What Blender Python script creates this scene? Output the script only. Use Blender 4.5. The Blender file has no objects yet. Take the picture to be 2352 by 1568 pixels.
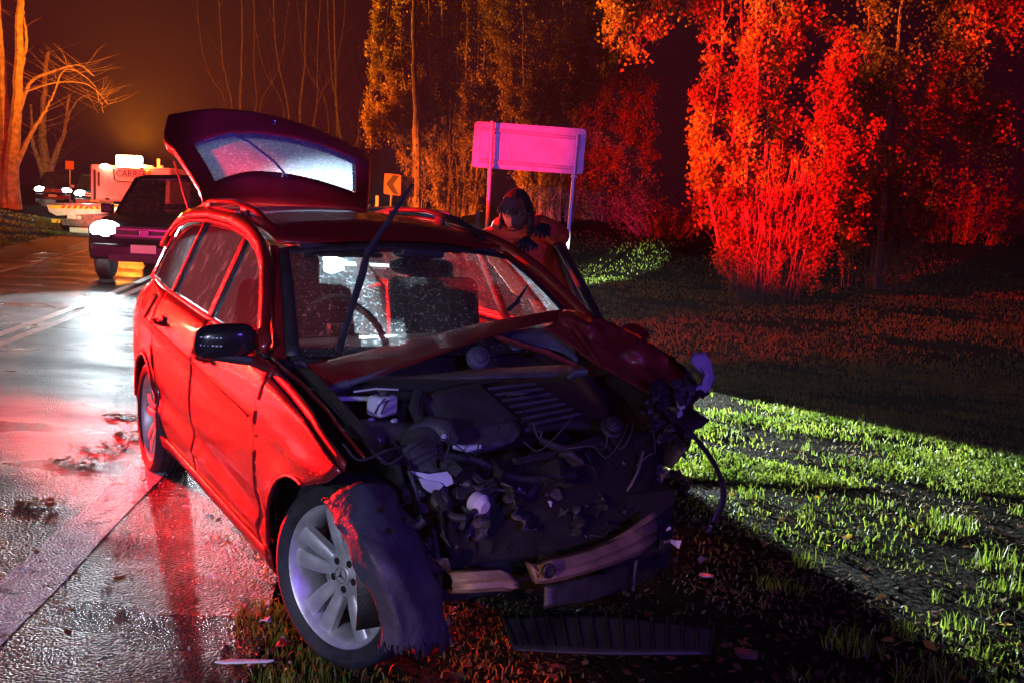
import bpy, bmesh, math, random
import numpy as np
from mathutils import Vector, Matrix, Euler
random.seed(7); rng = np.random.default_rng(7)
PI = math.pi; R = math.radians
scn = bpy.context.scene
col = scn.collection
# ------------------------------------------------------------------ camera, world, exposure
FPX = 2359.0; PITCH = R(-7.5); ROLL = R(3.0); CH = 1.6
f_ = Vector((0, math.cos(PITCH), math.sin(PITCH))); r0 = Vector((1, 0, 0)); u0 = r0.cross(f_)
R2 = math.cos(ROLL)*r0 + math.sin(ROLL)*u0; U2 = -math.sin(ROLL)*r0 + math.cos(ROLL)*u0
CAM = Vector((0, 0, CH))
cd = bpy.data.cameras.new('camera'); cam = bpy.data.objects.new('camera', cd); col.objects.link(cam)
cam.matrix_world = Matrix(((R2.x, U2.x, -f_.x, 0), (R2.y, U2.y, -f_.y, 0), (R2.z, U2.z, -f_.z, CH), (0, 0, 0, 1)))
cd.sensor_width = 36; cd.lens = 36*FPX/2352; cd.clip_start = 0.05; cd.clip_end = 600
scn.camera = cam
w = bpy.data.worlds.new('World'); scn.world = w; w.use_nodes = True
bg = w.node_tree.nodes['Background']; bg.inputs[0].default_value = (0.62, 0.03, 0.22, 1); bg.inputs[1].default_value = 0.016
scn.view_settings.view_transform = 'Standard'; scn.view_settings.look = 'None'
scn.view_settings.exposure = 0.0; scn.view_settings.gamma = 1.0; scn.view_settings.use_curve_mapping = False
try:
    scn.cycles.volume_bounces = 0; scn.cycles.max_bounces = 8; scn.cycles.transparent_max_bounces = 24
    scn.cycles.sample_clamp_indirect = 4; scn.cycles.sample_clamp_direct = 60
except Exception: pass
RED = (1, 0.004, 0.005); AMB = (1, 0.14, 0.003); BLU = (0.13, 0.10, 1.0); WHT = (0.80, 0.94, 1.0)
def lamp(name, kind, loc, color, power, target=None, size=30, blend=.3, radius=.06):
    l = bpy.data.lights.new(name, kind); l.energy = power; l.color = color
    l.shadow_soft_size = radius
    if kind == 'SPOT': l.spot_size = R(size); l.spot_blend = blend
    o = bpy.data.objects.new(name, l); col.objects.link(o); o.location = loc
    if target is not None:
        d = Vector(target)-Vector(loc); o.rotation_euler = d.to_track_quat('-Z', 'Y').to_euler()
    return o
# red beacons of the emergency vehicle standing in the road to the left of the camera
for k in range(3):
    lamp('red_beacon', 'SPOT', (-9.6, 11.4+.5*k, 1.0), RED, 15000, (-.85, 5.1, 1.15), 17.5, .45, .05)
lamp('red_beacon', 'POINT', (-9.6, 11.8, 2.2), RED, 300, radius=.1)
for k in range(4): lamp('scene_lamp', 'POINT', (-9.7-.1*k, 12.0+.55*k, 1.95), (1, .55, .25), 70, radius=.06)
lamp('red_beacon_beam', 'SPOT', (-9.0, 6.5, 2.8), RED, 130000, (6.6, 21.5, 3.4), 19, .7)
lamp('red_beacon_beam', 'SPOT', (-9.0, 6.6, 2.8), RED, 70000, (4.2, 34, 3.2), 13, .8)
lamp('amber_beam', 'SPOT', (-12.5, 12.5, 3.0), AMB, 80000, (3.9, 20.4, 6.6), 16, .7)
lamp('amber_beam', 'SPOT', (-12.5, 12.5, 3.0), AMB, 80000, (-1.2, 37, 1.8), 13.5, .8)
lamp('red_beacon_beam', 'SPOT', (-9.0, 6.6, 2.8), RED, 13000, (4.2, 15.0, 0), 22, .9)
lamp('amber_beam', 'SPOT', (-12.5, 12.5, 3.0), AMB, 60000, (3.8, 20.2, 2.9), 6, .6)
lamp('red_beacon_beam', 'SPOT', (-9.0, 6.6, 2.9), RED, 30000, (.02, 5.95, 1.62), 4.2, .5)
lamp('red_beacon_beam', 'SPOT', (-9.0, 6.6, 2.8), RED, 16000, (11, 25, 4.5), 14, .7)
lamp('red_beacon_beam', 'SPOT', (-9.6, 8.6, 2.8), RED, 30000, (-23, 46, 5), 26, .7)
# blue beacons behind the camera to the right
lamp('blue_beacon', 'POINT', (1.9, -2.6, 2.5), (.22, .09, 1), 620, radius=.1)
lamp('blue_beacon_beam', 'SPOT', (-3.0, -3.5, 2.6), BLU, 13000, (.3, 23, 2.0), 9, .5)
lamp('magenta_beacon_beam', 'SPOT', (-7.0, -1.0, 2.3), (1, .02, .25), 5200, (-6.2, 17, .8), 12, .7)
lamp('warm_fill', 'SPOT', (-1.6, -1.2, 1.3), (1, .42, .20), 260, (.25, 3.2, .42), 13, .9, .05)  # added warm fill for the bumper beam, no torch stands here
lamp('warm_fill', 'SPOT', (-2.0, -.8, 1.5), (1, .55, .12), 130, (-.95, 3.35, 0), 11, 1, .05)  # second added fill, warms the grass tufts by the front wheel
# dim white work light of the crew behind the camera
lamp('work_light', 'SPOT', (-3.0, -2.2, 2.1), (.62, .68, 1), 760, (-1.7, 3.7, .1), 42, .9, .15)

# ------------------------------------------------------------------ photo helpers: a ray of the calibrated camera met at depth Y or height z
def ray(x, y): return f_ + R2*((x-1176)/FPX) - U2*((y-784)/FPX)
def W(x, y, Y): d = ray(x, y); return CAM + d*(Y/d.y)
def G(x, y, z=0.0): d = ray(x, y); return CAM + d*((z-CH)/d.z)

# ------------------------------------------------------------------ materials
def nt(name):
    m = bpy.data.materials.new(name); m.use_nodes = True; t = m.node_tree
    return m, t, t.nodes['Principled BSDF']
def mat(name, c, rough=.5, metal=0, coat=0, spec=.5, var=0, vscale=8, bump=0, bscale=60, emis=None, estr=0, trans=0, sheen=0):
    m, t, b = nt(name); b.inputs['Base Color'].default_value = (*c, 1)
    b.inputs['Roughness'].default_value = rough; b.inputs['Metallic'].default_value = metal
    b.inputs['Coat Weight'].default_value = coat; b.inputs['Coat Roughness'].default_value = .05
    b.inputs['Specular IOR Level'].default_value = spec
    if emis: b.inputs['Emission Color'].default_value = (*emis, 1); b.inputs['Emission Strength'].default_value = estr
    if var or bump:
        tc = t.nodes.new('ShaderNodeTexCoord')
    if var:
        n = t.nodes.new('ShaderNodeTexNoise'); n.inputs['Scale'].default_value = vscale; n.inputs['Detail'].default_value = 6
        t.links.new(tc.outputs['Object'], n.inputs['Vector'])
        cr = t.nodes.new('ShaderNodeValToRGB'); cr.color_ramp.elements[0].position = .3; cr.color_ramp.elements[1].position = .72
        cr.color_ramp.elements[0].color = (*[v*(1-var) for v in c], 1); cr.color_ramp.elements[1].color = (*[min(1, v*(1+var)) for v in c], 1)
        t.links.new(n.outputs['Fac'], cr.inputs['Fac']); t.links.new(cr.outputs['Color'], b.inputs['Base Color'])
        mr = t.nodes.new('ShaderNodeMapRange'); mr.inputs['To Min'].default_value = max(.02, rough*.75); mr.inputs['To Max'].default_value = min(1, rough*1.3)
        t.links.new(n.outputs['Fac'], mr.inputs['Value']); t.links.new(mr.outputs[0], b.inputs['Roughness'])
    if bump:
        n2 = t.nodes.new('ShaderNodeTexNoise'); n2.inputs['Scale'].default_value = bscale; n2.inputs['Detail'].default_value = 4
        t.links.new(tc.outputs['Object'], n2.inputs['Vector'])
        bp = t.nodes.new('ShaderNodeBump'); bp.inputs['Strength'].default_value = bump; bp.inputs['Distance'].default_value = .01
        t.links.new(n2.outputs['Fac'], bp.inputs['Height']); t.links.new(bp.outputs['Normal'], b.inputs['Normal'])
    return m
M = {}
M['paint'] = mat('red_car_paint', (.24, .009, .012), .32, .15, 1, .5, .25, 3, .03, 30)
def wet_paint():   # rain drops standing on the paint
    m = M['paint']; t = m.node_tree; b = t.nodes['Principled BSDF']; N = t.nodes; L = t.links
    tc = N.new('ShaderNodeTexCoord'); v = N.new('ShaderNodeTexVoronoi'); v.inputs['Scale'].default_value = 85; L.new(tc.outputs['Object'], v.inputs['Vector'])
    mr = N.new('ShaderNodeMapRange'); mr.inputs['From Min'].default_value = .16; mr.inputs['From Max'].default_value = .34; mr.inputs['To Min'].default_value = 1; mr.inputs['To Max'].default_value = 0
    L.new(v.outputs['Distance'], mr.inputs['Value'])
    bp = N.new('ShaderNodeBump'); bp.inputs['Strength'].default_value = .5; bp.inputs['Distance'].default_value = .0022; L.new(mr.outputs[0], bp.inputs['Height'])
    if b.inputs['Normal'].links: L.new(b.inputs['Normal'].links[0].from_socket, bp.inputs['Normal'])
    L.new(bp.outputs['Normal'], b.inputs['Normal']); L.new(bp.outputs['Normal'], b.inputs['Coat Normal'])
    n = N.new('ShaderNodeTexNoise'); n.inputs['Scale'].default_value = 4.5; n.inputs['Detail'].default_value = 12; n.inputs['Roughness'].default_value = .7; L.new(tc.outputs['Object'], n.inputs['Vector'])
    m2 = N.new('ShaderNodeMapRange'); m2.inputs['From Min'].default_value = .5; m2.inputs['From Max'].default_value = .75; m2.inputs['To Max'].default_value = .45; L.new(n.outputs['Fac'], m2.inputs['Value'])
    mx = N.new('ShaderNodeMix'); mx.data_type = 'RGBA'; L.new(m2.outputs[0], mx.inputs['Factor']); L.new(b.inputs['Base Color'].links[0].from_socket, mx.inputs['A']); mx.inputs['B'].default_value = (.10, .05, .04, 1); L.new(mx.outputs['Result'], b.inputs['Base Color'])
wet_paint()
M['paint_scraped'] = mat('scraped_red_paint', (.26, .03, .025), .5, .2, .4, .5, .5, 14, .3, 40)
M['black_plastic'] = mat('black_plastic', (.028, .028, .03), .45, 0, 0, .5, .3, 20, .2, 120)
M['grey_plastic'] = mat('grey_engine_plastic', (.075, .072, .078), .5, 0, 0, .5, .4, 12, .3, 80)
M['liner'] = mat('dusty_wheel_liner_plastic', (.08, .082, .10), .5, 0, 0, .5, .45, 6, .4, 40)
M['white_plastic'] = mat('translucent_white_plastic', (.62, .66, .68), .35, 0, 0, .5, .2, 10)
M['rubber'] = mat('tyre_rubber', (.035, .035, .038), .62, 0, 0, .45, .3, 25, .25, 150)
M['alloy'] = mat('silver_alloy', (.66, .67, .69), .42, .45, 0, .5, .22, 14, .1, 60)
M['alloy_dark'] = mat('dull_alloy_barrel', (.13, .13, .14), .5, .6, 0, .5, .3, 10)
M['steel'] = mat('bare_steel', (.32, .31, .31), .42, .7, 0, .5, .35, 15, .15, 60)
M['beam'] = mat('galvanised_bumper_beam', (.36, .27, .17), .6, .35, 0, .5, .45, 9, .3, 50)
M['radiator_fin'] = mat('radiator_fins', (.05, .05, .052), .5, .5, 0, .5, .4, 30, .6, 200)
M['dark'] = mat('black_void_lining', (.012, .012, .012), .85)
M['seat'] = mat('black_leather', (.02, .02, .022), .5, 0, 0, .5, .2, 20, .3, 90)
M['airbag'] = mat('dusty_dashboard', (.17, .15, .14), .7, 0, 0, .5, .3, 12, .2, 40)
M['chrome'] = mat('chrome_trim', (.7, .7, .7), .12, 1)
M['lens'] = mat('clear_lens', (.75, .8, .85), .08, 0, 1, .8, .1, 20)
M['bark'] = mat('pale_bark', (.34, .27, .22), .85, 0, 0, .3, .5, 5, .9, 14)
M['twig'] = mat('pale_twig_bark', (.36, .27, .22), .8, 0, 0, .3, .45, 9, .3, 30)
M['steelpost'] = mat('galvanised_post', (.5, .5, .5), .45, .3, 0, .5, .15, 8)
M['signback'] = mat('sign_back_sheet', (.60, .58, .60), .5, .1, 0, .5, .14, 3.5)
M['orange'] = mat('orange_sign_sheet', (.85, .22, .03), .5)
M['signblack'] = mat('sign_black', (.03, .03, .03), .6)
M['white'] = mat('white_paint', (.75, .75, .72), .5, 0, 0, .5, .15, 6)
M['truckpaint'] = mat('truck_cab_paint', (.70, .62, .60), .4, 0, .5, .5, .08, 3)
M['yellow'] = mat('reflective_yellow', (.85, .75, .06), .5)
M['redstripe'] = mat('reflective_red', (.75, .06, .02), .5)
M['suv'] = mat('dark_wet_vehicle_paint', (.012, .011, .015), .2, 0, .2, .5, .2, 3)
M['car_white'] = mat('pale_vehicle_paint', (.02, .10, .13), .3, 0, .8)
M['amber_lamp'] = mat('lit_amber_lens', (1, .6, .1), .4, emis=(1, .55, .12), estr=60)
M['warm_lamp'] = mat('lit_warm_lens', (1, .6, .4), .4, emis=(1, .55, .35), estr=14)
M['head_lamp'] = mat('lit_headlamp', (1, 1, 1), .3, emis=(.85, .95, 1), estr=40)
M['driving_lamp'] = mat('lit_driving_lamp', (1, 1, 1), .3, emis=(.8, .95, 1), estr=16)
M['head_lamp_far'] = mat('lit_distant_headlamp', (1, 1, 1), .3, emis=(.75, .97, 1), estr=70)
M['hiviz'] = mat('orange_hi_vis_cloth', (.80, .10, .03), .8, 0, 0, .3, .15, 12, .4, 50)
M['navy'] = mat('dark_jacket_cloth', (.018, .018, .03), .85, 0, 0, .3, .3, 12, .5, 50)
M['skin'] = mat('skin', (.14, .085, .07), .6)
M['hair'] = mat('dark_brown_hair', (.035, .02, .015), .5, 0, 0, .5, .4, 40, .8, 60)
M['eye'] = mat('eye', (.05, .04, .04), .2)
M['silver_tape'] = mat('reflective_tape', (.6, .62, .62), .35)
M['field'] = mat('pale_gravel', (.2, .17, .13), .9, 0, 0, .3, .4, 3, .8, 20)
M['black_tread'] = M['rubber']

def leafmat(name, c1, c2, transl=.35):
    m, t, b = nt(name); N = t.nodes; L = t.links
    oi = N.new('ShaderNodeTexCoord'); n = N.new('ShaderNodeTexNoise'); n.inputs['Scale'].default_value = 2.3; n.inputs['Detail'].default_value = 8
    L.new(oi.outputs['Object'], n.inputs['Vector'])
    cr = N.new('ShaderNodeValToRGB'); cr.color_ramp.elements[0].position = .35; cr.color_ramp.elements[1].position = .65
    cr.color_ramp.elements[0].color = (*c1, 1); cr.color_ramp.elements[1].color = (*c2, 1)
    L.new(n.outputs['Fac'], cr.inputs['Fac']); L.new(cr.outputs['Color'], b.inputs['Base Color'])
    b.inputs['Roughness'].default_value = .45
    tr = N.new('ShaderNodeBsdfTranslucent'); L.new(cr.outputs['Color'], tr.inputs['Color'])
    mx = N.new('ShaderNodeMixShader'); mx.inputs[0].default_value = transl
    L.new(b.outputs[0], mx.inputs[1]); L.new(tr.outputs[0], mx.inputs[2]); L.new(mx.outputs[0], N['Material Output'].inputs['Surface'])
    return m
M['leaf'] = leafmat('poplar_leaf', (.20, .17, .035), (.42, .33, .07))
M['grass'] = leafmat('wet_grass', (.09, .15, .010), (.26, .34, .035), .45)
M['grass_dry'] = leafmat('dry_grass', (.10, .09, .04), (.26, .22, .11), .3)
M['leaf_brown'] = leafmat('fallen_leaf_brown', (.10, .05, .02), (.28, .15, .05), .2)
M['leaf_yellow'] = leafmat('fallen_leaf_yellow', (.5, .32, .03), (.65, .42, .06), .3)
M['leaf_dark'] = leafmat('wet_leaf_litter', (.05, .025, .015), (.16, .08, .04), .1)

def ground_mat():
    m, t, b = nt('damp_soil_and_thatch'); N = t.nodes; L = t.links
    tc = N.new('ShaderNodeTexCoord'); n = N.new('ShaderNodeTexNoise'); n.inputs['Scale'].default_value = 1.3; n.inputs['Detail'].default_value = 12
    n.inputs['Roughness'].default_value = .7
    L.new(tc.outputs['Object'], n.inputs['Vector'])
    cr = N.new('ShaderNodeValToRGB'); e = cr.color_ramp.elements
    e[0].position = .35; e[0].color = (.006, .005, .003, 1); e[1].position = .7; e[1].color = (.018, .017, .007, 1)
    L.new(n.outputs['Fac'], cr.inputs['Fac']); L.new(cr.outputs['Color'], b.inputs['Base Color'])
    b.inputs['Roughness'].default_value = .9; b.inputs['Specular IOR Level'].default_value = .02
    n2 = N.new('ShaderNodeTexNoise'); n2.inputs['Scale'].default_value = 28; n2.inputs['Detail'].default_value = 8
    L.new(tc.outputs['Object'], n2.inputs['Vector'])
    bp = N.new('ShaderNodeBump'); bp.inputs['Strength'].default_value = 1; bp.inputs['Distance'].default_value = .05
    L.new(n2.outputs['Fac'], bp.inputs['Height']); L.new(bp.outputs['Normal'], b.inputs['Normal'])
    return m
M['soil'] = ground_mat()
def road_mat(name, paint=False):
    m, t, b = nt(name); N = t.nodes; L = t.links
    tc = N.new('ShaderNodeTexCoord')
    v = N.new('ShaderNodeTexVoronoi'); v.inputs['Scale'].default_value = 78; v.inputs['Randomness'].default_value = 1
    L.new(tc.outputs['Object'], v.inputs['Vector'])
    n = N.new('ShaderNodeTexNoise'); n.inputs['Scale'].default_value = 1.1; n.inputs['Detail'].default_value = 10; n.inputs['Roughness'].default_value = .65
    L.new(tc.outputs['Object'], n.inputs['Vector'])
    cr = N.new('ShaderNodeValToRGB'); e = cr.color_ramp.elements
    if paint:
        e[0].position = .3; e[0].color = (.55, .54, .50, 1); e[1].position = .6; e[1].color = (.82, .81, .76, 1)
    else:
        e[0].position = .3; e[0].color = (.014, .014, .015, 1); e[1].position = .75; e[1].color = (.042, .040, .042, 1)
    L.new(n.outputs['Fac'], cr.inputs['Fac'])
    # stone to stone colour
    mixc = N.new('ShaderNodeMix'); mixc.data_type = 'RGBA'; mixc.blend_type = 'MULTIPLY'; mixc.inputs['Factor'].default_value = .75
    sep = N.new('ShaderNodeMapRange'); sep.inputs['To Min'].default_value = .35; sep.inputs['To Max'].default_value = 1.7
    L.new(v.outputs['Color'], sep.inputs['Value'])
    L.new(cr.outputs['Color'], mixc.inputs['A']); L.new(sep.outputs[0], mixc.inputs['B'])
    if paint:
        # worn: asphalt shows through between the stones
        n3 = N.new('ShaderNodeTexNoise'); n3.inputs['Scale'].default_value = 9; n3.inputs['Detail'].default_value = 8; L.new(tc.outputs['Object'], n3.inputs['Vector'])
        mr = N.new('ShaderNodeMapRange'); mr.inputs['From Min'].default_value = .56; mr.inputs['From Max'].default_value = .66; L.new(n3.outputs['Fac'], mr.inputs['Value'])
        mx2 = N.new('ShaderNodeMix'); mx2.data_type = 'RGBA'; L.new(mr.outputs[0], mx2.inputs['Factor']); L.new(mixc.outputs['Result'], mx2.inputs['A'])
        mx2.inputs['B'].default_value = (.06, .055, .05, 1); L.new(mx2.outputs['Result'], b.inputs['Base Color'])
    else: L.new(mixc.outputs['Result'], b.inputs['Base Color'])
    # wetness: smoother where the noise is low
    nw = N.new('ShaderNodeTexNoise'); nw.inputs['Scale'].default_value = .7; nw.inputs['Detail'].default_value = 6
    mpn = N.new('ShaderNodeMapping'); mpn.inputs['Scale'].default_value = (1, 1.8, 1); L.new(tc.outputs['Object'], mpn.inputs['Vector']); L.new(mpn.outputs[0], nw.inputs['Vector'])
    rr = N.new('ShaderNodeMapRange'); rr.inputs['From Min'].default_value = .35; rr.inputs['From Max'].default_value = .65
    rr.inputs['To Min'].default_value = .17 if not paint else .45; rr.inputs['To Max'].default_value = .60 if not paint else .5
    L.new(nw.outputs['Fac'], rr.inputs['Value']); L.new(rr.outputs[0], b.inputs['Roughness'])
    b.inputs['Specular IOR Level'].default_value = .28
    bp = N.new('ShaderNodeBump'); bp.inputs['Strength'].default_value = 1; bp.inputs['Distance'].default_value = .028; bp.invert = True
    L.new(v.outputs['Distance'], bp.inputs['Height'])
    n4 = N.new('ShaderNodeTexNoise'); n4.inputs['Scale'].default_value = 5; n4.inputs['Detail'].default_value = 5; L.new(mpn.outputs[0], n4.inputs['Vector'])
    bp2 = N.new('ShaderNodeBump'); bp2.inputs['Strength'].default_value = .25; bp2.inputs['Distance'].default_value = .05
    L.new(n4.outputs['Fac'], bp2.inputs['Height']); L.new(bp.outputs['Normal'], bp2.inputs['Normal']); L.new(bp2.outputs['Normal'], b.inputs['Normal'])
    return m
M['line_crisp'] = mat('white_road_paint', (.75, .74, .70), .6, 0, 0, .3, .25, 5, .4, 60)
M['road'] = road_mat('wet_chipseal'); M['line'] = road_mat('worn_road_paint', True)

def glass_mat(name, tint, dirt=.2, dscale=18, dcol=(.5, .55, .6), streak=2.0, base=.02, rough=.02, tl=.7):
    m, t, b = nt(name); N = t.nodes; L = t.links
    N.remove(b)
    tp = N.new('ShaderNodeBsdfTransparent'); tp.inputs[0].default_value = (*tint, 1)
    gl = N.new('ShaderNodeBsdfGlossy'); gl.inputs['Roughness'].default_value = rough
    fr = N.new('ShaderNodeFresnel'); fr.inputs['IOR'].default_value = 1.5
    a = N.new('ShaderNodeMixShader'); L.new(fr.outputs[0], a.inputs[0]); L.new(tp.outputs[0], a.inputs[1]); L.new(gl.outputs[0], a.inputs[2])
    tc = N.new('ShaderNodeTexCoord'); mp = N.new('ShaderNodeMapping'); mp.inputs['Scale'].default_value = (streak, streak, 1)
    L.new(tc.outputs['Object'], mp.inputs['Vector'])
    n = N.new('ShaderNodeTexNoise'); n.inputs['Scale'].default_value = dscale; n.inputs['Detail'].default_value = 9; n.inputs['Roughness'].default_value = .75
    L.new(mp.outputs[0], n.inputs['Vector'])
    mr = N.new('ShaderNodeMapRange'); mr.inputs['From Min'].default_value = .52; mr.inputs['From Max'].default_value = .66
    mr.inputs['To Min'].default_value = base; mr.inputs['To Max'].default_value = dirt; L.new(n.outputs['Fac'], mr.inputs['Value'])
    df = N.new('ShaderNodeBsdfDiffuse'); df.inputs[0].default_value = (*dcol, 1)
    tr = N.new('ShaderNodeBsdfTranslucent'); tr.inputs[0].default_value = (*dcol, 1)
    dt = N.new('ShaderNodeMixShader'); dt.inputs[0].default_value = tl; L.new(df.outputs[0], dt.inputs[1]); L.new(tr.outputs[0], dt.inputs[2])
    o = N.new('ShaderNodeMixShader'); L.new(mr.outputs[0], o.inputs[0]); L.new(a.outputs[0], o.inputs[1]); L.new(dt.outputs[0], o.inputs[2])
    L.new(o.outputs[0], N['Material Output'].inputs['Surface'])
    return m
M['windscreen'] = glass_mat('wet_dirty_windscreen', (.86, .92, .92), .5, 24, (.7, .80, .86), 2.6, .06)
M['sideglass'] = glass_mat('tinted_side_glass', (.22, .20, .20), .34, 7, (.4, .36, .36), 1.5, .09, tl=.12)
M['rearglass'] = glass_mat('dewy_rear_glass', (.55, .6, .66), .62, 26, (.42, .52, .62), 1.6, .30)
M['clearglass'] = glass_mat('clear_door_glass', (.7, .74, .76), .2, 14, (.5, .55, .6), 1.5, .06)

# ------------------------------------------------------------------ mesh builder
class MB:
    def __init__(s): s.v = []; s.f = []
    def add(s, vs, fs):
        o = len(s.v); s.v += [tuple(v) for v in vs]; s.f += [tuple(i+o for i in f) for f in fs]; return s
    def box(s, c, d, rot=None, taper=1.0):
        x, y, z = d[0]/2, d[1]/2, d[2]/2
        vs = [Vector((a*x*(taper if k > 0 else 1), b*y*(taper if k > 0 else 1), k*z)) for k in (-1, 1) for a, b in ((-1, -1), (1, -1), (1, 1), (-1, 1))]
        if rot is not None:
            rm = rot if isinstance(rot, Matrix) else Euler(rot).to_matrix()
            vs = [rm @ v for v in vs]
        vs = [v+Vector(c) for v in vs]
        return s.add(vs, [(0, 3, 2, 1), (4, 5, 6, 7), (0, 1, 5, 4), (1, 2, 6, 5), (2, 3, 7, 6), (3, 0, 4, 7)])
    def tube(s, pts, r, n=8, cap=True, flat=1.0):
        pts = [Vector(p) for p in pts]; k = len(pts)
        rs = r if isinstance(r, (list, tuple)) else [r]*k
        o = len(s.v); up = None
        for i, p in enumerate(pts):
            t = (pts[min(i+1, k-1)]-pts[max(i-1, 0)])
            if t.length < 1e-9: t = Vector((0, 0, 1))
            t.normalize()
            if up is None:
                up = Vector((0, 0, 1)) if abs(t.z) < .9 else Vector((1, 0, 0))
            a = t.cross(up)
            if a.length < 1e-6: a = t.orthogonal()
            a.normalize(); b = a.cross(t); up = b.copy()
            for j in range(n):
                th = 2*PI*j/n; q = p+a*math.cos(th)*rs[i]+b*math.sin(th)*rs[i]*flat
                s.v.append(tuple(q))
        for i in range(k-1):
            for j in range(n):
                a0 = o+i*n+j; a1 = o+i*n+(j+1) % n; s.f.append((a0, a1, a1+n, a0+n))
        if cap:
            s.f.append(tuple(o+j for j in range(n))[::-1]); s.f.append(tuple(o+(k-1)*n+j for j in range(n)))
        return s
    def lathe(s, prof, n=32, axis='Y', c=(0, 0, 0), closed=False):
        o = len(s.v); k = len(prof)
        for i in range(n):
            th = 2*PI*i/n; cs, sn = math.cos(th), math.sin(th)
            for a, r in prof:   # a along the axis, r radius
                if axis == 'Y': p = (r*cs, a, r*sn)
                elif axis == 'Z': p = (r*cs, r*sn, a)
                else: p = (a, r*cs, r*sn)
                s.v.append((p[0]+c[0], p[1]+c[1], p[2]+c[2]))
        for i in range(n):
            i2 = (i+1) % n
            for j in range(k if closed else k-1):
                j2 = (j+1) % k; s.f.append((o+i*k+j, o+i*k+j2, o+i2*k+j2, o+i2*k+j))
        return s
    def grid(s, P, flip=False):  # P[i][j]
        o = len(s.v); n = len(P); m = len(P[0])
        for row in P:
            for p in row: s.v.append(tuple(p))
        for i in range(n-1):
            for j in range(m-1):
                q = (o+i*m+j, o+i*m+j+1, o+(i+1)*m+j+1, o+(i+1)*m+j); s.f.append(q[::-1] if flip else q)
        return s
    def prism(s, poly, vec):
        k = len(poly); v = Vector(vec); ps = [Vector(p) for p in poly]
        return s.add(ps+[p+v for p in ps], [tuple(range(k))[::-1], tuple(range(k, 2*k))]+[(i, (i+1) % k, (i+1) % k+k, i+k) for i in range(k)])
    def ball(s, c, r, n=12, m=8, sc=(1, 1, 1), jit=0):
        o = len(s.v)
        for i in range(m+1):
            ph = PI*i/m
            for j in range(n):
                th = 2*PI*j/n; rr = r*(1+random.uniform(-jit, jit))
                s.v.append((c[0]+rr*math.sin(ph)*math.cos(th)*sc[0], c[1]+rr*math.sin(ph)*math.sin(th)*sc[1], c[2]+rr*math.cos(ph)*sc[2]))
        for i in range(m):
            for j in range(n):
                j2 = (j+1) % n; s.f.append((o+i*n+j, o+(i+1)*n+j, o+(i+1)*n+j2, o+i*n+j2))
        return s
    def build(s, name, m, parent=None, smooth=True, solid=0, bevel=0, sub=0, label=None, off=-1):
        me = bpy.data.meshes.new(name); me.from_pydata(s.v, [], s.f); me.materials.append(M[m] if isinstance(m, str) else m)
        if smooth:
            me.polygons.foreach_set('use_smooth', [True]*len(me.polygons))
            try: me.set_sharp_from_angle(angle=R(38))
            except Exception: pass
        o = bpy.data.objects.new(name, me); col.objects.link(o)
        if parent: o.parent = parent
        if sub: md = o.modifiers.new('sub', 'SUBSURF'); md.levels = sub; md.render_levels = sub
        if solid: md = o.modifiers.new('solid', 'SOLIDIFY'); md.thickness = solid; md.offset = off
        if bevel: md = o.modifiers.new('bev', 'BEVEL'); md.width = bevel; md.segments = 2; md.limit_method = 'ANGLE'
        if label: o['label'] = label
        return o
def npmesh(name, V, F, m, parent=None):
    me = bpy.data.meshes.new(name); V = np.asarray(V, np.float32); F = np.asarray(F, np.int32)
    k = F.shape[1]
    me.vertices.add(len(V)); me.vertices.foreach_set('co', V.ravel())
    me.loops.add(F.size); me.loops.foreach_set('vertex_index', F.ravel())
    me.polygons.add(len(F)); me.polygons.foreach_set('loop_start', np.arange(0, F.size, k, dtype=np.int32))
    try: me.polygons.foreach_set('loop_total', np.full(len(F), k, np.int32))
    except Exception: pass
    me.update(calc_edges=True); me.materials.append(M[m])
    o = bpy.data.objects.new(name, me); col.objects.link(o)
    if parent: o.parent = parent
    return o
def thing(name, label, cat, loc=(0, 0, 0), rz=0, group=None):
    o = bpy.data.objects.new(name, None); col.objects.link(o); o.empty_display_size = .2
    o.location = loc; o.rotation_euler = (0, 0, rz); o['label'] = label; o['category'] = cat
    if group: o['group'] = group
    return o
def tag(o, label, cat, group=None):
    o['label'] = label; o['category'] = cat
    if group: o['group'] = group
    return o
def copy_tree(o, parent=None):
    c = o.copy(); col.objects.link(c); c.parent = parent
    for ch in list(o.children): copy_tree(ch, c)
    return c
def lerp(a, b, t): return a+(b-a)*t
def interp(x, xs, ys): return float(np.interp(x, xs, ys))

# ------------------------------------------------------------------ terrain and road
def xc(y): d = y-4.75; return -4.57-.087*d-.0036*d*d
def sst(t): t = min(1, max(0, t)); return t*t*(3-2*t)
def hz(x, y):
    o = x-xc(max(y, 0))
    right = sst((o-4.0)/7.0)*sst((y-25)/15.0)*1.45
    left = sst((-o-4.5)/6.0)*(.35*sst((y-20)/20.0)+.25*sst((y-12)/10))
    bank = .12*sst((x-4.2)/3.0)*sst((y-10)/5)*(1-sst((y-25)/8))
    drop = -.035*sst((o-3.5)/.6)-.05*sst((-o-4)/.6)
    return right+left+bank+drop-.012
g = MB()
xs = sorted(set([-60, -50, -42, -35, -30, -26, -22]+[round(-20+.5*i, 2) for i in range(70)]+[17, 20, 25, 32, 42, 60]))
ys = sorted(set([-12, -8, -5, -3]+[round(-1+.5*i, 2) for i in range(110)]+[57, 62, 70, 80, 95, 120]))
g.grid([[(x, y, hz(x, y)+random.uniform(-.012, .012)*(1 if x-xc(max(y, 0)) > 4.2 else 0)) for x in xs] for y in ys])
gr = g.build('ground', 'soil'); gr['kind'] = 'structure'
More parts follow.
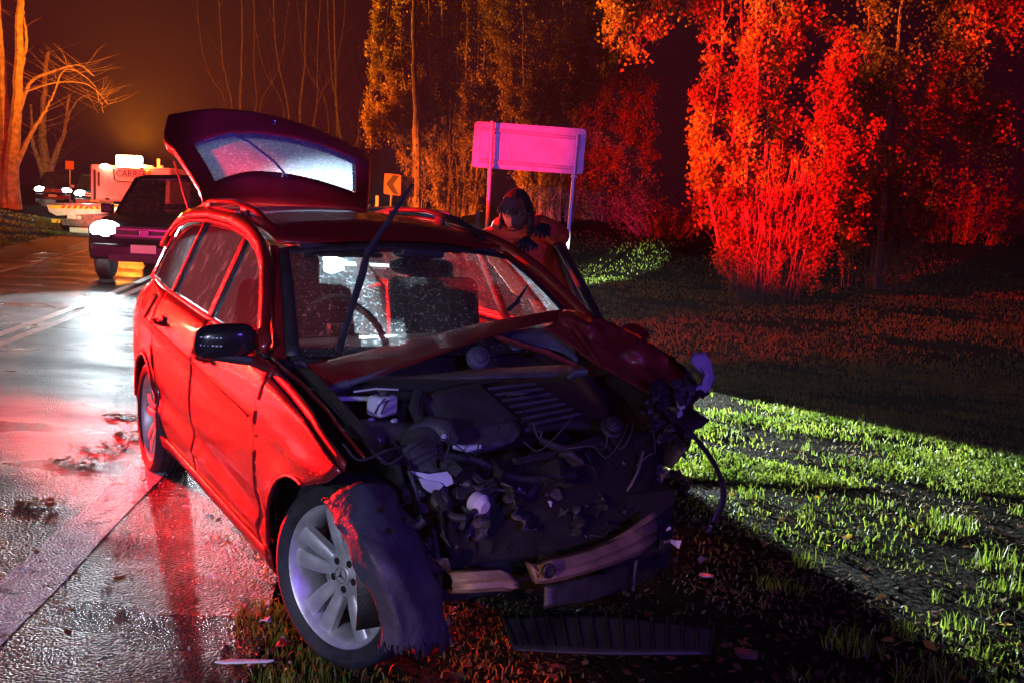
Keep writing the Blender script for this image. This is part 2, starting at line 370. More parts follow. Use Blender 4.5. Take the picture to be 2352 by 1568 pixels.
def strip(name, o0, o1, z, m, y0=-8, y1=110, step=.5, wob=0):
    b = MB(); P = []
    n = int((y1-y0)/step)
    for i in range(n+1):
        y = y0+step*i
        w0 = random.uniform(-wob, wob); w1 = random.uniform(-wob, wob)
        P.append([(xc(y)+lerp(o0+w0, o1+w1, t), y, z) for t in (0, .25, .5, .75, 1)])
    b.grid(P); o = b.build(name, m); o['kind'] = 'structure'; return o
strip('road_surface', -3.35, 3.62, .004, 'road', wob=.05)
strip('gravel_shoulder', -4.6, -3.3, -.002, 'field', wob=.08)
strip('road_marking', -.18, -.06, .0062, 'line_crisp', wob=.003)
strip('road_marking', .06, .18, .0062, 'line_crisp', wob=.003)
strip('road_marking', -2.70, -2.57, .0062, 'line_crisp', wob=.006)
strip('road_marking', 2.50, 2.74, .0062, 'line', wob=.012, y1=110)
# haze
hb = MB(); hb.box((0, 54, 8.4), (124, 136, 18.8)); ho = hb.build('haze', 'dark', smooth=False); ho['kind'] = 'stuff'
hm = bpy.data.materials.new('night_mist'); hm.use_nodes = True; ht = hm.node_tree; ht.nodes.clear()
pv = ht.nodes.new('ShaderNodeVolumePrincipled'); pv.inputs['Color'].default_value = (.9, .92, .95, 1); pv.inputs['Density'].default_value = .0005; pv.inputs['Anisotropy'].default_value = 0
mo = ht.nodes.new('ShaderNodeOutputMaterial'); ht.links.new(pv.outputs[0], mo.inputs['Volume'])
ho.data.materials.clear(); ho.data.materials.append(hm)
# ================================================================== THE CRASHED CAR
TH = R(90-150.2); CO = Vector((3.219, -1.942, 0))
def c2w(x, y, z): dx, dy = x-CO.x, y-CO.y; return Vector((math.cos(TH)*dx-math.sin(TH)*dy, math.sin(TH)*dx+math.cos(TH)*dy, z))
CORG = c2w(0, 0, 0)
car = thing('crashed_car', 'red wrecked estate car with its bonnet torn open, wipers up and tailgate raised', 'car', CORG, TH)
def w2c(p):
    d = Vector(p)-CORG; return Vector((math.cos(TH)*d.x+math.sin(TH)*d.y, -math.sin(TH)*d.x+math.cos(TH)*d.y, d.z))
def L(px, py, Y): return w2c(W(px, py, Y))
# --- side surface
ZB = [.10, .22, .35, .50, .62, .75, .86, .95, 1.00, 1.06, 1.46, 1.52]
WB = [.76, .845, .868, .882, .888, .884, .868, .832, .800, .775, .590, .545]
def crease(x): return .735+(-x)*.047
def hw(x, z):
    v = interp(z, ZB, WB)
    if x > 0: v -= .13*(x/.8)**2
    if x < -2.7: v -= .105*((-2.7-x)/1.1)**2
    if -3.6 < x < .3:
        d = z-crease(x)
        v += .009*math.exp(-(d/.035)**2)-(.005 if 0 > d > -.12 else 0)*math.sin(PI*(-d)/.12)
        if -2.45 < x < -.35:
            d2 = z-(.33+(-x-.3)*.05); v -= .016*math.exp(-((d2-.06)/.05)**2); v += .010*math.exp(-((d2+.01)/.02)**2)
    for wx in (0, -2.76):
        rr = math.hypot(x-wx, z-.32)
        if rr < .46 and z > .1:
            k_ = min(1, max(0, (.46-rr)/.115)); v += .014*k_*k_*(3-2*k_)
    return v
def side(sgn): return lambda x, z: Vector((x, sgn*hw(x, z), z))
def resample(c, n):
    c = [Vector((p[0], p[1])) for p in c]; d = [0]
    for i in range(1, len(c)): d.append(d[-1]+(c[i]-c[i-1]).length)
    out = []
    for k in range(n+1):
        t = d[-1]*k/n
        out.append(Vector((np.interp(t, d, [p.x for p in c]), np.interp(t, d, [p.y for p in c]))))
    return out
def patch(b, bot, top, left, right, nu, nv, f, flip=False):
    B = resample(bot, nu); T = resample(top, nu); Lf = resample(left, nv); Rt = resample(right, nv); P = []
    for i in range(nu+1):
        u = i/nu; row = []
        for j in range(nv+1):
            v = j/nv
            p = (1-v)*B[i]+v*T[i]+(1-u)*Lf[j]+u*Rt[j]-((1-u)*(1-v)*B[0]+u*(1-v)*B[-1]+(1-u)*v*T[0]+u*v*T[-1])
            row.append(f(p.x, p.y))
        P.append(row)
    b.grid(P, flip)
def arc(cx, cz, r, a0, a1, n=14): return [(cx+r*math.cos(R(lerp(a0, a1, i/n))), cz+r*math.sin(R(lerp(a0, a1, i/n)))) for i in range(n+1)]
BX = [-.66, -1.64, -2.62, -3.40]; BZ = [.985, 1.015, 1.045, 1.075]
def belt(x): return interp(-x, [-v for v in BX], BZ)
TX = [.70, .95, 1.15, 1.35, 1.60, 2.0, 2.5, 2.95, 3.25, 3.45, 3.56]; TZ = [1.00, 1.17, 1.29, 1.365, 1.415, 1.452, 1.462, 1.445, 1.40, 1.33, 1.24]
def topz(x): return interp(-x, TX, TZ)
def ch(f, x0, x1, off=0, n=12): return [(lerp(x0, x1, i/n), f(lerp(x0, x1, i/n))+off) for i in range(n+1)]
SH = 'paint'
for s in (-1, 1):
    S = side(s); fl = s > 0
    fx = .32 if s < 0 else -.12
    # front wing
    b = MB()
    patch(b, arc(0, .32, .352, 182, 78 if s < 0 else 122)[::1], ([(-.60, .93), (-.3, .90), (.0, .86), (fx, .77)] if s < 0 else [(-.60, .93), (-.3, .88), (fx, .80)]), [(-.352, .31), (-.52, .50), (-.56, .7), (-.60, .93)],
          [(arc(0, .32, .352, 182, 78 if s < 0 else 122)[-1]), (fx-.07 if s < 0 else fx-.02, .72), (fx, .77 if s < 0 else .80)], 18, 14, S, fl)
    patch(b, [(-.50, .215), (-.352, .215)], [(-.5, .50), (-.352, .311)], [(-.50, .215), (-.50, .50)], [(-.352, .215), (-.352, .311)], 3, 5, S, fl)
    if s < 0: patch(b, [(-.66, .955), (-.3, .93), (0, .888), (fx, .80)], [(-.66, .975), (-.3, .945), (0, .90), (fx-.02, .815)], [(-.66, .955), (-.66, .975)], [(fx, .8), (fx-.02, .815)], 12, 1, lambda x, z: Vector((x, s*(hw(x, .90)-.05-(z-.8)*.05), z)), fl)
    patch(b, ([(-.60, .93), (-.3, .90), (.0, .86), (fx, .77)] if s < 0 else [(-.60, .93), (-.3, .88), (fx, .80)]), ([(-.64, .965), (-.3, .935), (0, .893), (fx, .80)] if s < 0 else [(-.64, .965), (-.3, .91), (fx, .83)]), [(-.6, .93), (-.64, .965)], [(fx, .77 if s < 0 else .80), (fx, .80 if s < 0 else .83)], 12, 2, lambda x, z: Vector((x, s*(hw(x, z)-.01), z)), fl)
    o = b.build('front_wing', 'paint' if s < 0 else 'paint_scraped', car, solid=.006, off=1)
    if s > 0: o['label'] = 'crushed and shortened front wing'
    if s < 0:
        wl = MB(); wl.tube([S(*p)+Vector((0, -.002, 0)) for p in arc(0, .32, .349, 178, 80)], .007, 6); wl.build('wheel_arch_lip', 'paint', o)
    # sill
    b = MB(); patch(b, [(-2.40, .16), (-.40, .16)], [(-2.42, .272), (-.40, .272)], [(-2.40, .16), (-2.42, .272)], [(-.4, .16), (-.4, .272)], 20, 4, lambda x, z: Vector((x, s*(hw(x, z)+.004), z)), fl)
    b.build('sill', 'paint', car, solid=.01, off=1)
    # doors
    def door(name, x0, x1, bl, parent, S2, rear=False):
        b = MB(); be = ch(belt, x0, x1, -.02)
        if not rear: lft = [(x0, .28), (x0, .6), (x0-.02, belt(x0)-.02)]
        patch(b, [(x0, .28), (x1, .28)] if not rear else [(-1.63, .28), (-2.30, .28)], be if not rear else ch(belt, -1.645, -2.72, -.02),
              [(x0, .28), (x0, belt(x0)-.02)] if not rear else [(-1.63, .28), (-1.645, belt(-1.645)-.02)],
              [(x1, .28), (x1-.015, belt(x1)-.02)] if not rear else [(-2.30, .28), (-2.36, .36), (-2.41, .48), (-2.46, .60), (-2.60, .72), (-2.70, .86), (-2.72, belt(-2.72)-.02)],
              20, 22, S2, not fl)
        d = b.build(name, 'paint', parent, solid=.012, off=1); return d
    if s < 0:
        fd = door('front_door', -.515, -1.615, 0, car, S)
    rd = door('rear_door', -1.63, -2.3, 0, car, S, True)
    # quarter panel
    b = MB(); ar = arc(-2.76, .32, .352, 0, 178)
    patch(b, arc(-2.76, .32, .356, 12, 128), ch(belt, -2.735, -3.3, -.02), [arc(-2.76, .32, .356, 12, 128)[0], (-2.425, .48), (-2.475, .60), (-2.61, .72), (-2.715, .86), (-2.735, belt(-2.73)-.02)],
          [arc(-2.76, .32, .356, 12, 128)[-1], (-3.12, .8), (-3.3, belt(-3.3)-.02)], 20, 16, S, not fl)
    patch(b, arc(-2.76, .32, .356, 128, 180)[::1], [(-3.3, belt(-3.3)-.02), (-3.72, .95), (-3.78, .55), (-3.76, .28)], [arc(-2.76, .32, .356, 128, 128)[0], (-3.12, .8), (-3.3, belt(-3.3)-.02)],
          [(-3.116, .32), (-3.4, .28), (-3.76, .28)], 16, 12, S, not fl)
    q = b.build('quarter_panel', 'paint', car, solid=.008, off=1)
    wl = MB(); wl.tube([S(*p)+Vector((0, s*.003, 0)) for p in arc(-2.76, .32, .353, 0, 180)], .008, 6); wl.build('wheel_arch_lip', 'paint', q)
    if s < 0:
        fl_ = MB(); fl_.grid([[S(-2.98+.13*i/6, .86+.13*j/6)+Vector((0, -.006, 0)) for j in range(7)] for i in range(7)]); fl_.build('fuel_flap', 'paint', q, solid=.004)
    # cant rail / window surround and pillars
    def roofedge(x0, x1, lo, hi, n=30):
        P = []
        for i in range(n+1):
            x = lerp(x0, x1, i/n); z = topz(x); nx = .001
            dz = topz(x-.02)-topz(x+.02); t = Vector((-.04, dz)).normalized(); nn = Vector((t.y, -t.x))
            if nn.y < 0: nn = -nn
            row = []
            for o_, in_ in ((lo, 0), ((lo+hi)/2, .006), (hi, 0)):
                q_ = Vector((x, z))+nn*o_; row.append(Vector((q_.x, s*(hw(q_.x, max(1.0, q_.y))+in_), q_.y)))
            P.append(row)
        return P
    b = MB(); b.grid(roofedge(-.66, -3.57, -.015, .028), not fl); b.build('roof_side_frame', 'paint', car, solid=.03, off=-1)
    b = MB(); b.grid(roofedge(-.78, -3.45, -.034, -.018), not fl); b.build('window_seal', 'black_plastic', car, solid=.012, off=-1)
    b = MB()
    for x0, x1 in ((-1.605, -1.70), (-2.53, -2.60)):
        patch(b, [(x0, belt(x0)-.02), (x1, belt(x1)-.02)], [(x0-.03, topz(x0)-.03), (x1-.03, topz(x1)-.03)], [(x0, belt(x0)-.02), (x0-.03, topz(x0)-.03)], [(x1, belt(x1)-.02), (x1-.03, topz(x1)-.03)], 2, 6, S, not fl); b.build('door_pillar_trim', 'black_plastic', car, solid=.01, off=1); b = MB()
    b = MB(); patch(b, ch(belt, -3.32, -3.62, -.03), [(-3.30, 1.385), (-3.40, 1.36), (-3.55, 1.25)], [(-3.32, belt(-3.32)-.03), (-3.40, 1.15), (-3.34, 1.37)], [(-3.62, 1.03), (-3.55, 1.25)], 6, 8, S, not fl)
    b.build('rear_pillar', 'paint', car, solid=.008, off=1)
    b = MB(); P = []
    for i in range(25):
        x = lerp(-.68, -3.34, i/24); P.append([Vector((x, s*(hw(x, belt(x))+e), belt(x)+dz)) for dz, e in ((-.022, .002), (-.012, .008), (.0, .003))])
    b.grid(P, not fl); b.build('waist_trim', 'black_plastic', car, solid=.006, off=1)
    # side glass
    if s < 0:
        b = MB(); patch(b, ch(belt, -.80, -1.61, -.005), ch(topz, -.80, -1.63, -.02), [(-.80, belt(-.8)), (-.80, topz(-.8)-.02)], [(-1.61, belt(-1.61)), (-1.63, topz(-1.63)-.02)], 14, 10, lambda x, z: Vector((x, s*(hw(x, z)-.012), z)), not fl)
        b.build('window_glass', 'sideglass', car)
    b = MB(); patch(b, ch(belt, -1.69, -2.535, -.005), ch(topz, -1.72, -2.56, -.02), [(-1.69, belt(-1.69)), (-1.72, topz(-1.72)-.02)], [(-2.535, belt(-2.535)), (-2.56, topz(-2.56)-.02)], 12, 10, lambda x, z: Vector((x, s*(hw(x, z)-.014), z)), not fl)
    b.build('window_glass', 'sideglass', car)
    b = MB(); patch(b, ch(belt, -2.59, -3.33, -.005), ch(topz, -2.62, -3.30, -.02), [(-2.59, belt(-2.59)), (-2.62, topz(-2.62)-.02)], [(-3.33, belt(-3.33)), (-3.40, 1.15), (-3.32, topz(-3.3)-.02)], 12, 8, lambda x, z: Vector((x, s*(hw(x, z)-.014), z)), not fl)
    b.build('window_glass', 'clearglass' if s < 0 else 'sideglass', car)
    b = MB(); patch(b, [(-2.53, belt(-2.53)), (-2.56, belt(-2.56))], [(-2.565, topz(-2.56)-.02), (-2.595, topz(-2.6)-.02)], [(-2.53, belt(-2.53)), (-2.565, topz(-2.56)-.02)], [(-2.56, belt(-2.56)), (-2.595, topz(-2.6)-.02)], 1, 6, lambda x, z: Vector((x, s*(hw(x, z)+.006), z)), not fl)
    b.build('quarter_window_bar', 'paint', car, solid=.008, off=1)
    # roof rail
    pts = [(-3.32, -.05), (-3.26, .022), (-3.10, .060), (-2.7, .085), (-2.2, .09), (-1.8, .078), (-1.52, .05), (-1.42, .005)]
    rail = [Vector((x, s*(hw(x, 1.46)-.045), topz(x)+dz)) for x, dz in pts]
    rm = []
    for i in range(len(rail)-1):
        for k in range(4): rm.append(rail[i].lerp(rail[i+1], k/4))
    rm.append(rail[-1])
    b = MB(); b.tube(rm, .019, 10, flat=.75); ra = b.build('roof_rail', 'paint' if s < 0 else 'black_plastic', car)
    for xx in (-2.75, -2.0):
        b = MB(); b.box((xx, s*(hw(xx, 1.46)-.045), topz(xx)+.045), (.09, .028, .09)); b.build('rail_foot', 'paint' if s < 0 else 'black_plastic', ra, bevel=.008)
    # inner wheel wells
    for wx in ((0, -2.76) if s < 0 else (-2.76,)):
        b = MB(); P = []
        for p in arc(wx, .32, .345, 0 if wx else -10, 185 if wx else (178 if s < 0 else 185), 16):
            P.append([Vector((p[0], s*yy, p[1])) for yy in (.86 if wx else .80, .70, .52)])
        b.grid(P); b.prism([(p[0], s*.52, p[1]) for p in arc(wx, .32, .345, 0, 180, 14)], (0, s*-.01, 0))
        b.build('wheel_well', 'black_plastic', car, solid=.004)
# body core
b = MB()
def corebox(x0, x1, z0, z1, y): b.box(((x0+x1)/2, 0, (z0+z1)/2), (abs(x1-x0), 2*y, z1-z0))
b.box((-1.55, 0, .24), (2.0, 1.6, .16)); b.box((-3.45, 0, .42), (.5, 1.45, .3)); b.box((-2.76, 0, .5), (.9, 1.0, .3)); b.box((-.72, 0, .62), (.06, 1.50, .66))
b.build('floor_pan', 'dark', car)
for s in (-1, 1):
    for x0, x1 in ((-.56, -1.58), (-1.68, -2.4)):
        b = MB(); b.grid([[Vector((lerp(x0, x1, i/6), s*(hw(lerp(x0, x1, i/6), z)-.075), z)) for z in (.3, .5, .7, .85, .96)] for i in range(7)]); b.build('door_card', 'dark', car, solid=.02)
# door handle
S = side(-1)
for x in (-1.42, -2.44):
    z = .855-(.0 if x > -2 else -.03)
    b = MB(); b.ball(tuple(S(x, z)+Vector((0, .002, 0))), .055, 12, 8, (1.1, .25, .75)); h0 = b.build('handle_cup', 'black_plastic', car)
    b = MB(); b.tube([S(x+.10, z)+Vector((0, -.012, 0)), S(x+.06, z)+Vector((0, -.04, .004)), S(x-.04, z)+Vector((0, -.042, .006)), S(x-.10, z)+Vector((0, -.015, .004))], .015, 8, flat=.7); b.build('door_handle', 'paint', car)
b = MB(); b.tube([S(lerp(-.62, -3.5, i/30), crease(lerp(-.62, -3.5, i/30))-.01)+Vector((0, -.001, 0)) for i in range(31)], .004, 5)
b.build('body_crease_trim', 'paint', car)
# roof
b = MB(); P = []
for i in range(29):
    x = lerp(-1.22, -3.52, i/28); row = []
    for j in range(17):
        t = lerp(-1, 1, j/16); xx = x-.12*(t*t)*(1 if i < 6 else 1)*(1-i/28)
        ye = hw(xx, 1.46)-.0; row.append(Vector((xx, t*(ye-.012), topz(xx-.05)+.022+(.052 if x < -1.5 else .052*((-x-1.1)/.4))*(1-abs(t)**2.4))))
    P.append(row)
b.grid(P); b.build('roof', 'paint', car, solid=.02)
b = MB()
for i in range(3): b.box((-1.30+.0, lerp(-.3, .3, i/2), 1.36), (.02, .06, .012))
b.box((-1.36, 0, 1.375), (.24, 1.0, .02)); b.build('roof_header', 'black_plastic', car)
# windscreen
def wsp(u, v, inset=0):   # u -1..1 across, v 0 base..1 top
    yb = .735; yt = .575; y = u*lerp(yb, yt, v)
    xb = -.50-.17*u*u; xt = -1.22-.10*u*u; zb_ = .985-.015*u*u; zt_ = 1.405-.05*u*u
    x = lerp(xb, xt, v); z = lerp(zb_, zt_, v)+.035*math.sin(PI*v); return Vector((x, y, z))
b = MB(); b.grid([[wsp(lerp(-.95, .95, i/24), lerp(.0, .95, j/14)) for j in range(15)] for i in range(25)], True); b.build('windscreen', 'windscreen', car)
b = MB()
for a, c_ in ((-1.0, -.93), (.93, 1.0)): b.grid([[wsp(lerp(a, c_, i/2), j/14)+Vector((.004, 0, .003)) for j in range(15)] for i in range(3)])
b.grid([[wsp(lerp(-1, 1, i/24), v)+Vector((.004, 0, .003)) for v in (.90, .95, 1.0)] for i in range(25)])
b.build('windscreen_surround', 'black_plastic', car, solid=.004)
for s in (-1, 1):
    b = MB(); b.tube([wsp(s*1.03, v) for v in [i/10 for i in range(11)]], [.03]*5+[.026]*6, 8, flat=.8); b.build('screen_pillar', 'paint', car)
# cowl + dashboard + seats
b = MB(); b.grid([[Vector((-.70-.5*v, lerp(-.70, .70, u), 0.965-.06*(v)+.03*math.sin(PI*v)-.02*abs(lerp(-1, 1, u)))) for v in (0, .2, .5, .8, 1)] for u in [i/14 for i in range(15)]])
b.build('dashboard', 'seat', car, solid=.05)
b = MB(); b.ball((-.93, -.26, .93), .3, 16, 10, (.62, 1.0, .26), .03); b.build('deflated_airbag', 'airbag', car)
b = MB(); b.ball((-1.02, .42, .98), .2, 16, 10, (.7, 1.1, .3), .04); b.build('deflated_airbag', 'airbag', car)
def seat(y, x, zt, wd):
    b = MB(); b.box((x, y, .55), (.5, wd, .16)); b.box((x-.28, y, .90), (.13, wd, .62), (0, -.22, 0)); sc = b.build('seat', 'seat', car, bevel=.05)
    b = MB(); b.box((x-.37, y, zt), (.10, .27, .20), (0, -.2, 0)); b.build('headrest', 'seat', sc, bevel=.045)
    b = MB(); [b.tube([(x-.35, y+d, zt-.2), (x-.36, y+d, zt)], .007, 6) for d in (-.06, .06)]; b.build('headrest_post', 'steel', sc)
seat(-.38, -1.28, 1.23, .52); seat(.38, -1.38, 1.20, .52)
b = MB(); b.box((-2.5, 0, .50), (.9, 1.2, .10)); b.build('folded_rear_seat', 'seat', car, bevel=.05)
b = MB(); [b.tube([Vector((-1.03, -.37, .99))+Matrix.Rotation(R(-22), 3, 'Y') @ Vector((0, .185*math.cos(2*PI*i/24), .185*math.sin(2*PI*i/24))) for i in range(25)], .014, 7)]
b.box((-1.02, -.37, .99), (.05, .13, .12)); b.box((-1.03, -.37, .985), (.02, .34, .03)); b.build('steering_wheel', 'seat', car)
b = MB(); b.ball((0, 0, 0), .12, 14, 8, (.28, 1.05, .38)); o = b.build('interior_mirror', 'black_plastic', car); o.location = (-1.16, .02, 1.30)
b = MB(); b.box((-1.14, .03, 1.365), (.12, .22, .05)); b.build('mirror_housing', 'black_plastic', car, bevel=.015)
b = MB(); b.box((-1.30, -.30, 1.35), (.16, .38, .02), (0, .15, 0)); b.build('sun_visor', 'seat', car, bevel=.006)
# door mirror on the right (image left)
b = MB(); mc = L(517, 783, 4.02)
P = []
for i in range(13):
    ph = PI*i/12; row = []
    for j in range(21):
        th = 2*PI*j/20; sx = math.cos(th); sz = math.sin(th)
        ex = abs(sx)**.55*(1 if sx > 0 else -1); ez = abs(sz)**.62*(1 if sz > 0 else -1)
        rr = math.sin(ph)**.55; k = -math.cos(ph)
        row.append(Vector((k*.085 if k < 0 else k*.055, ex*rr*.122, ez*rr*.070+(.012*ex*rr))))
    P.append(row)
b.grid(P); dm = b.build('door_mirror', 'suv', car); dm.location = mc; dm.rotation_euler = (0, 0, R(-20))
b = MB()
for zz in (.018, -.012): 
    for k in range(9): b.box((.056-.003*abs(k-4), -.085+.015*k, zz), (.006, .009, .005))
b.build('indicator_lens', 'lens', dm)
b = MB(); b.tube([L(470, 815, 4.0), L(530, 822, 4.0), L(575, 828, 4.02), L(612, 826, 4.10)], [.016, .02, .02, .024], 8); b.build('mirror_foot', 'black_plastic', car)
b = MB(); b.prism([L(575, 800, 4.1), L(612, 812, 4.1), L(612, 780, 4.12), L(592, 762, 4.14)], (-.01, .02, 0)); b.build('mirror_sail', 'paint', car)
# wipers
def wiper(a, mid, bb, name='wiper', w1=.02):
    a, mid, bb = L(*a), L(*mid), L(*bb)
    b = MB(); b.tube([a, a.lerp(mid, .3)+Vector((.01, 0, .006)), a.lerp(mid, .75), mid], [.017, .014, .011, .013], 8, flat=.6); wa = b.build('wiper_arm', 'black_plastic', car)
    b = MB(); e = mid+(mid-bb)*.55; b.tube([mid.lerp(a, .55)+Vector((0, .012, 0)), mid.lerp(a, .2)+Vector((0, .010, .0)), mid+Vector((.0, .004, .01)), mid.lerp(bb, .5), bb], [.006, .012, .013, .010, .006], 8, flat=.6); b.build('wiper_blade', 'rubber', wa)
wiper((778, 806, 3.95), (842, 585, 3.92), (948, 423, 3.98))
wiper((1168, 712, 4.35), (1190, 690, 4.35), (1212, 655, 4.4))
# ------------- wheels
def wheel(loc, rz, sgn, dirty=False):
    prof = [(-.070, .240), (-.088, .248), (-.102, .268), (-.108, .288), (-.100, .305), (-.086, .315), (-.062, .3175), (-.060, .310), (-.052, .310), (-.050, .3185), (-.022, .319), (-.020, .310), (-.011, .310), (-.009, .319),
            (.009, .319), (.011, .310), (.020, .310), (.022, .319), (.050, .3185), (.052, .310), (.060, .310), (.062, .3175), (.086, .315), (.100, .305), (.108, .285), (.100, .26), (.088, .240)]
    b = MB(); b.lathe([(.088, .234), (.05, .221), (0, .211), (-.055, .221), (-.075, .232), (-.088, .2385), (-.092, .245), (-.086, .250), (-.078, .245), (-.068, .235), (-.05, .227), (0, .217), (.05, .227)], 56)
    rim = b.build('wheel', 'alloy', car); rim.location = loc; rim.scale = (1.0, 1, 1.0); rim.rotation_euler = (0, 0, rz if sgn < 0 else rz+PI)
    b = MB(); b.lathe(prof, 72)
    for i in range(60):
        th = 2*PI*i/60
        for a0, a1 in ((-.100, -.064), (.064, .100)):
            pass
    ty = b.build('tyre', 'rubber', rim)
    b = MB()
    for i in range(66):
        th = 2*PI*i/66
        for a0, a1, sk in ((-.098, -.063, .05), (-.049, -.023, .08), (.023, .049, -.08), (.063, .098, -.05)):
            pts = []
            for a, t2 in ((a0, th), (a1, th+sk)):
                for dt in (-.007, .007):
                    rr = .3192 if abs(a) < .07 else .3125; pts.append(Vector((rr*math.cos(t2+dt), a, rr*math.sin(t2+dt))))
            b.add([p*1.0 for p in (pts[0], pts[1], pts[3], pts[2])], [(0, 1, 2, 3)])
    tr = b.build('tread_groove', 'dark', rim); tr['kind'] = 'stuff'
    for k in range(5):
        for d in (-1, 1):
            a = 2*PI*k/5+PI/2+R(4)
            b = MB(); P = []
            for t in [i/8 for i in range(9)]:
                r_ = lerp(.070, .229, t); ang = a+d*R(lerp(15.0, 11.5, t)); hwid = lerp(.021, .0325, t**.8)
                c = Vector((math.cos(ang), 0, math.sin(ang)))*r_; tn = Vector((-math.sin(ang), 0, math.cos(ang)))
                y = lerp(-.048, -.066, t**1.4)-.006*math.sin(PI*t)
                P.append([c-tn*hwid+Vector((0, y+.030, 0)), c-tn*hwid*.98+Vector((0, y+.003, 0)), c-tn*hwid*.80+Vector((0, y-.002, 0)), c+tn*hwid*.1*d+Vector((0, y-.006, 0)), c+tn*hwid*.80+Vector((0, y-.002, 0)), c+tn*hwid*.98+Vector((0, y+.003, 0)), c+tn*hwid+Vector((0, y+.030, 0))])
            b.grid(P); b.build('spoke', 'alloy', rim)
    b = MB(); b.lathe([(-.015, .085), (-.040, .084), (-.052, .078), (-.056, .070), (-.056, .0)], 30); b.build('hub', 'alloy', rim)
    b = MB()
    for k in range(5):
        a = 2*PI*k/5-PI/2+R(4); c = Vector((math.cos(a)*.052, -.0575, math.sin(a)*.052)); b = MB(); b.lathe([(-.0005, .0), (-.0005, .0128), (.004, .0135)], 14, 'Y', c); b.build('lug_hole', 'dark', rim)
    b = MB(); b.lathe([(-.0565, .037), (-.063, .0365), (-.066, .033), (-.067, .0)], 26); hc = b.build('hub_cap', 'alloy', rim)
    b = MB()
    for k in range(3):   # three pointed star inside a ring
        a = PI/2+2*PI*k/3; t = Vector((math.cos(a), 0, math.sin(a))); n_ = Vector((-t.z, 0, t.x))
        b.add([Vector((0, -.069, 0))+n_*.004, Vector((0, -.069, 0))-n_*.004, Vector((0, -.0685, 0))+t*.026], [(0, 1, 2), (2, 1, 0)])
    b.tube([Vector((.027*math.cos(2*PI*i/24), -.0675, .027*math.sin(2*PI*i/24))) for i in range(25)], .0015, 5)
    b.build('hub_emblem', 'chrome', rim)
    b = MB(); b.lathe([(-.005, .0), (-.005, .155), (.012, .155), (.012, .0)], 32); b.box((.10, .0, .09), (.09, .07, .12)); b.build('brake_disc', 'steel', rim)
    b = MB(); b.lathe([(.03, .0), (.03, .20)], 28); b.build('wheel_inside', 'dark', rim)
    return rim
wheel((.0, -.675, .322), R(22), -1); wheel((-2.76, -.775, .305), 0, -1)
wheel((-.30, .60, .300), R(4), 1); wheel((-2.76, .775, .305), 0, 1)
# ------------- raised tailgate
NET = [[(468, 474, 6.62), (560, 466, 6.8), (660, 470, 6.95), (760, 478, 7.1), (842, 486, 7.2)],
       [(455, 428, 6.80), (560, 392, 6.98), (660, 396, 7.13), (760, 420, 7.28), (848, 452, 7.4)],
       [(402, 345, 7.10), (520, 308, 7.30), (640, 312, 7.48), (750, 338, 7.62), (852, 382, 7.75)],
       [(376, 318, 7.25), (500, 278, 7.50), (630, 284, 7.68), (750, 316, 7.82), (851, 368, 7.92)],
       [(386, 264, 7.50), (490, 250, 7.68), (612, 262, 7.85), (740, 300, 7.98), (835, 346, 8.05)]]
NP = [[L(*p) for p in row] for row in NET]
def cr1(p0, p1, p2, p3, t): return .5*((2*p1)+(-p0+p2)*t+(2*p0-5*p1+4*p2-p3)*t*t+(-p0+3*p1-3*p2+p3)*t**3)
def spl(ps, t):
    n = len(ps)-1; x = min(max(t, 0), .99999)*n; i = int(x); f = x-i
    g_ = lambda k: ps[k] if 0 <= k <= n else (2*ps[0]-ps[1] if k < 0 else 2*ps[n]-ps[n-1])
    return cr1(g_(i-1), g_(i), g_(i+1), g_(i+2), f)
def gate(u, v): return spl([spl(row, u) for row in NP], v)
gn = (gate(.6, .5)-gate(.5, .5)).cross(gate(.5, .6)-gate(.5, .5)).normalized()
b = MB(); NU, NV = 36, 28
def ing(u, v):  # glass window region
    lo = .245+.03*abs(u-.5); hi = .50
    return .10 < u < .90 and lo < v < .49
V = {}
us = [0, .02, .05]+[.085+(.915-.085)*i/26 for i in range(27)]+[.95, .98, 1]; vs_ = [0, .06, .12, .18, .235]+[.27, .32, .37, .42, .47]+[.50, .54, .6, .68, .76, .84, .9, .95, 1]
idx = {}
for i, u in enumerate(us):
    for j, v in enumerate(vs_): idx[i, j] = len(b.v); b.v.append(tuple(gate(u, v)))
for i in range(len(us)-1):
    for j in range(len(vs_)-1):
        um = (us[i]+us[i+1])/2; vm = (vs_[j]+vs_[j+1])/2
        if .085 < um < .915 and .235 < vm < .50: continue
        b.f.append((idx[i, j], idx[i+1, j], idx[i+1, j+1], idx[i, j+1]))
tg = b.build('tailgate', 'paint', car, solid=.07, off=-1)
b = MB(); b.grid([[gate(lerp(.088, .912, i/24), lerp(.24, .495, j/10)) for j in range(11)] for i in range(25)]); b.build('tailgate_glass', 'rearglass', tg)
b = MB(); b.tube([gate(.5, .2)+gn*.01, gate(.43, .3)+gn*.012, gate(.33, .42)+gn*.012, gate(.26, .49)+gn*.01], .008, 6); b.build('rear_wiper', 'rubber', tg)
b = MB(); c = gate(.5, .76)+gn*.006
for k in range(3):
    a = PI/2+2*PI*k/3; e1 = (gate(.55, .76)-gate(.5, .76)).normalized(); e2 = (gate(.5, .84)-gate(.5, .76)).normalized()
    t = e1*math.cos(a)+e2*math.sin(a); n_ = -e1*math.sin(a)+e2*math.cos(a); b.add([c+n_*.006, c-n_*.006, c+t*.042+gn*.002], [(0, 1, 2), (2, 1, 0)])
b.tube([c+(e1*math.cos(2*PI*i/24)+e2*math.sin(2*PI*i/24))*.044 for i in range(25)], .003, 5); b.build('tailgate_emblem', 'chrome', tg)
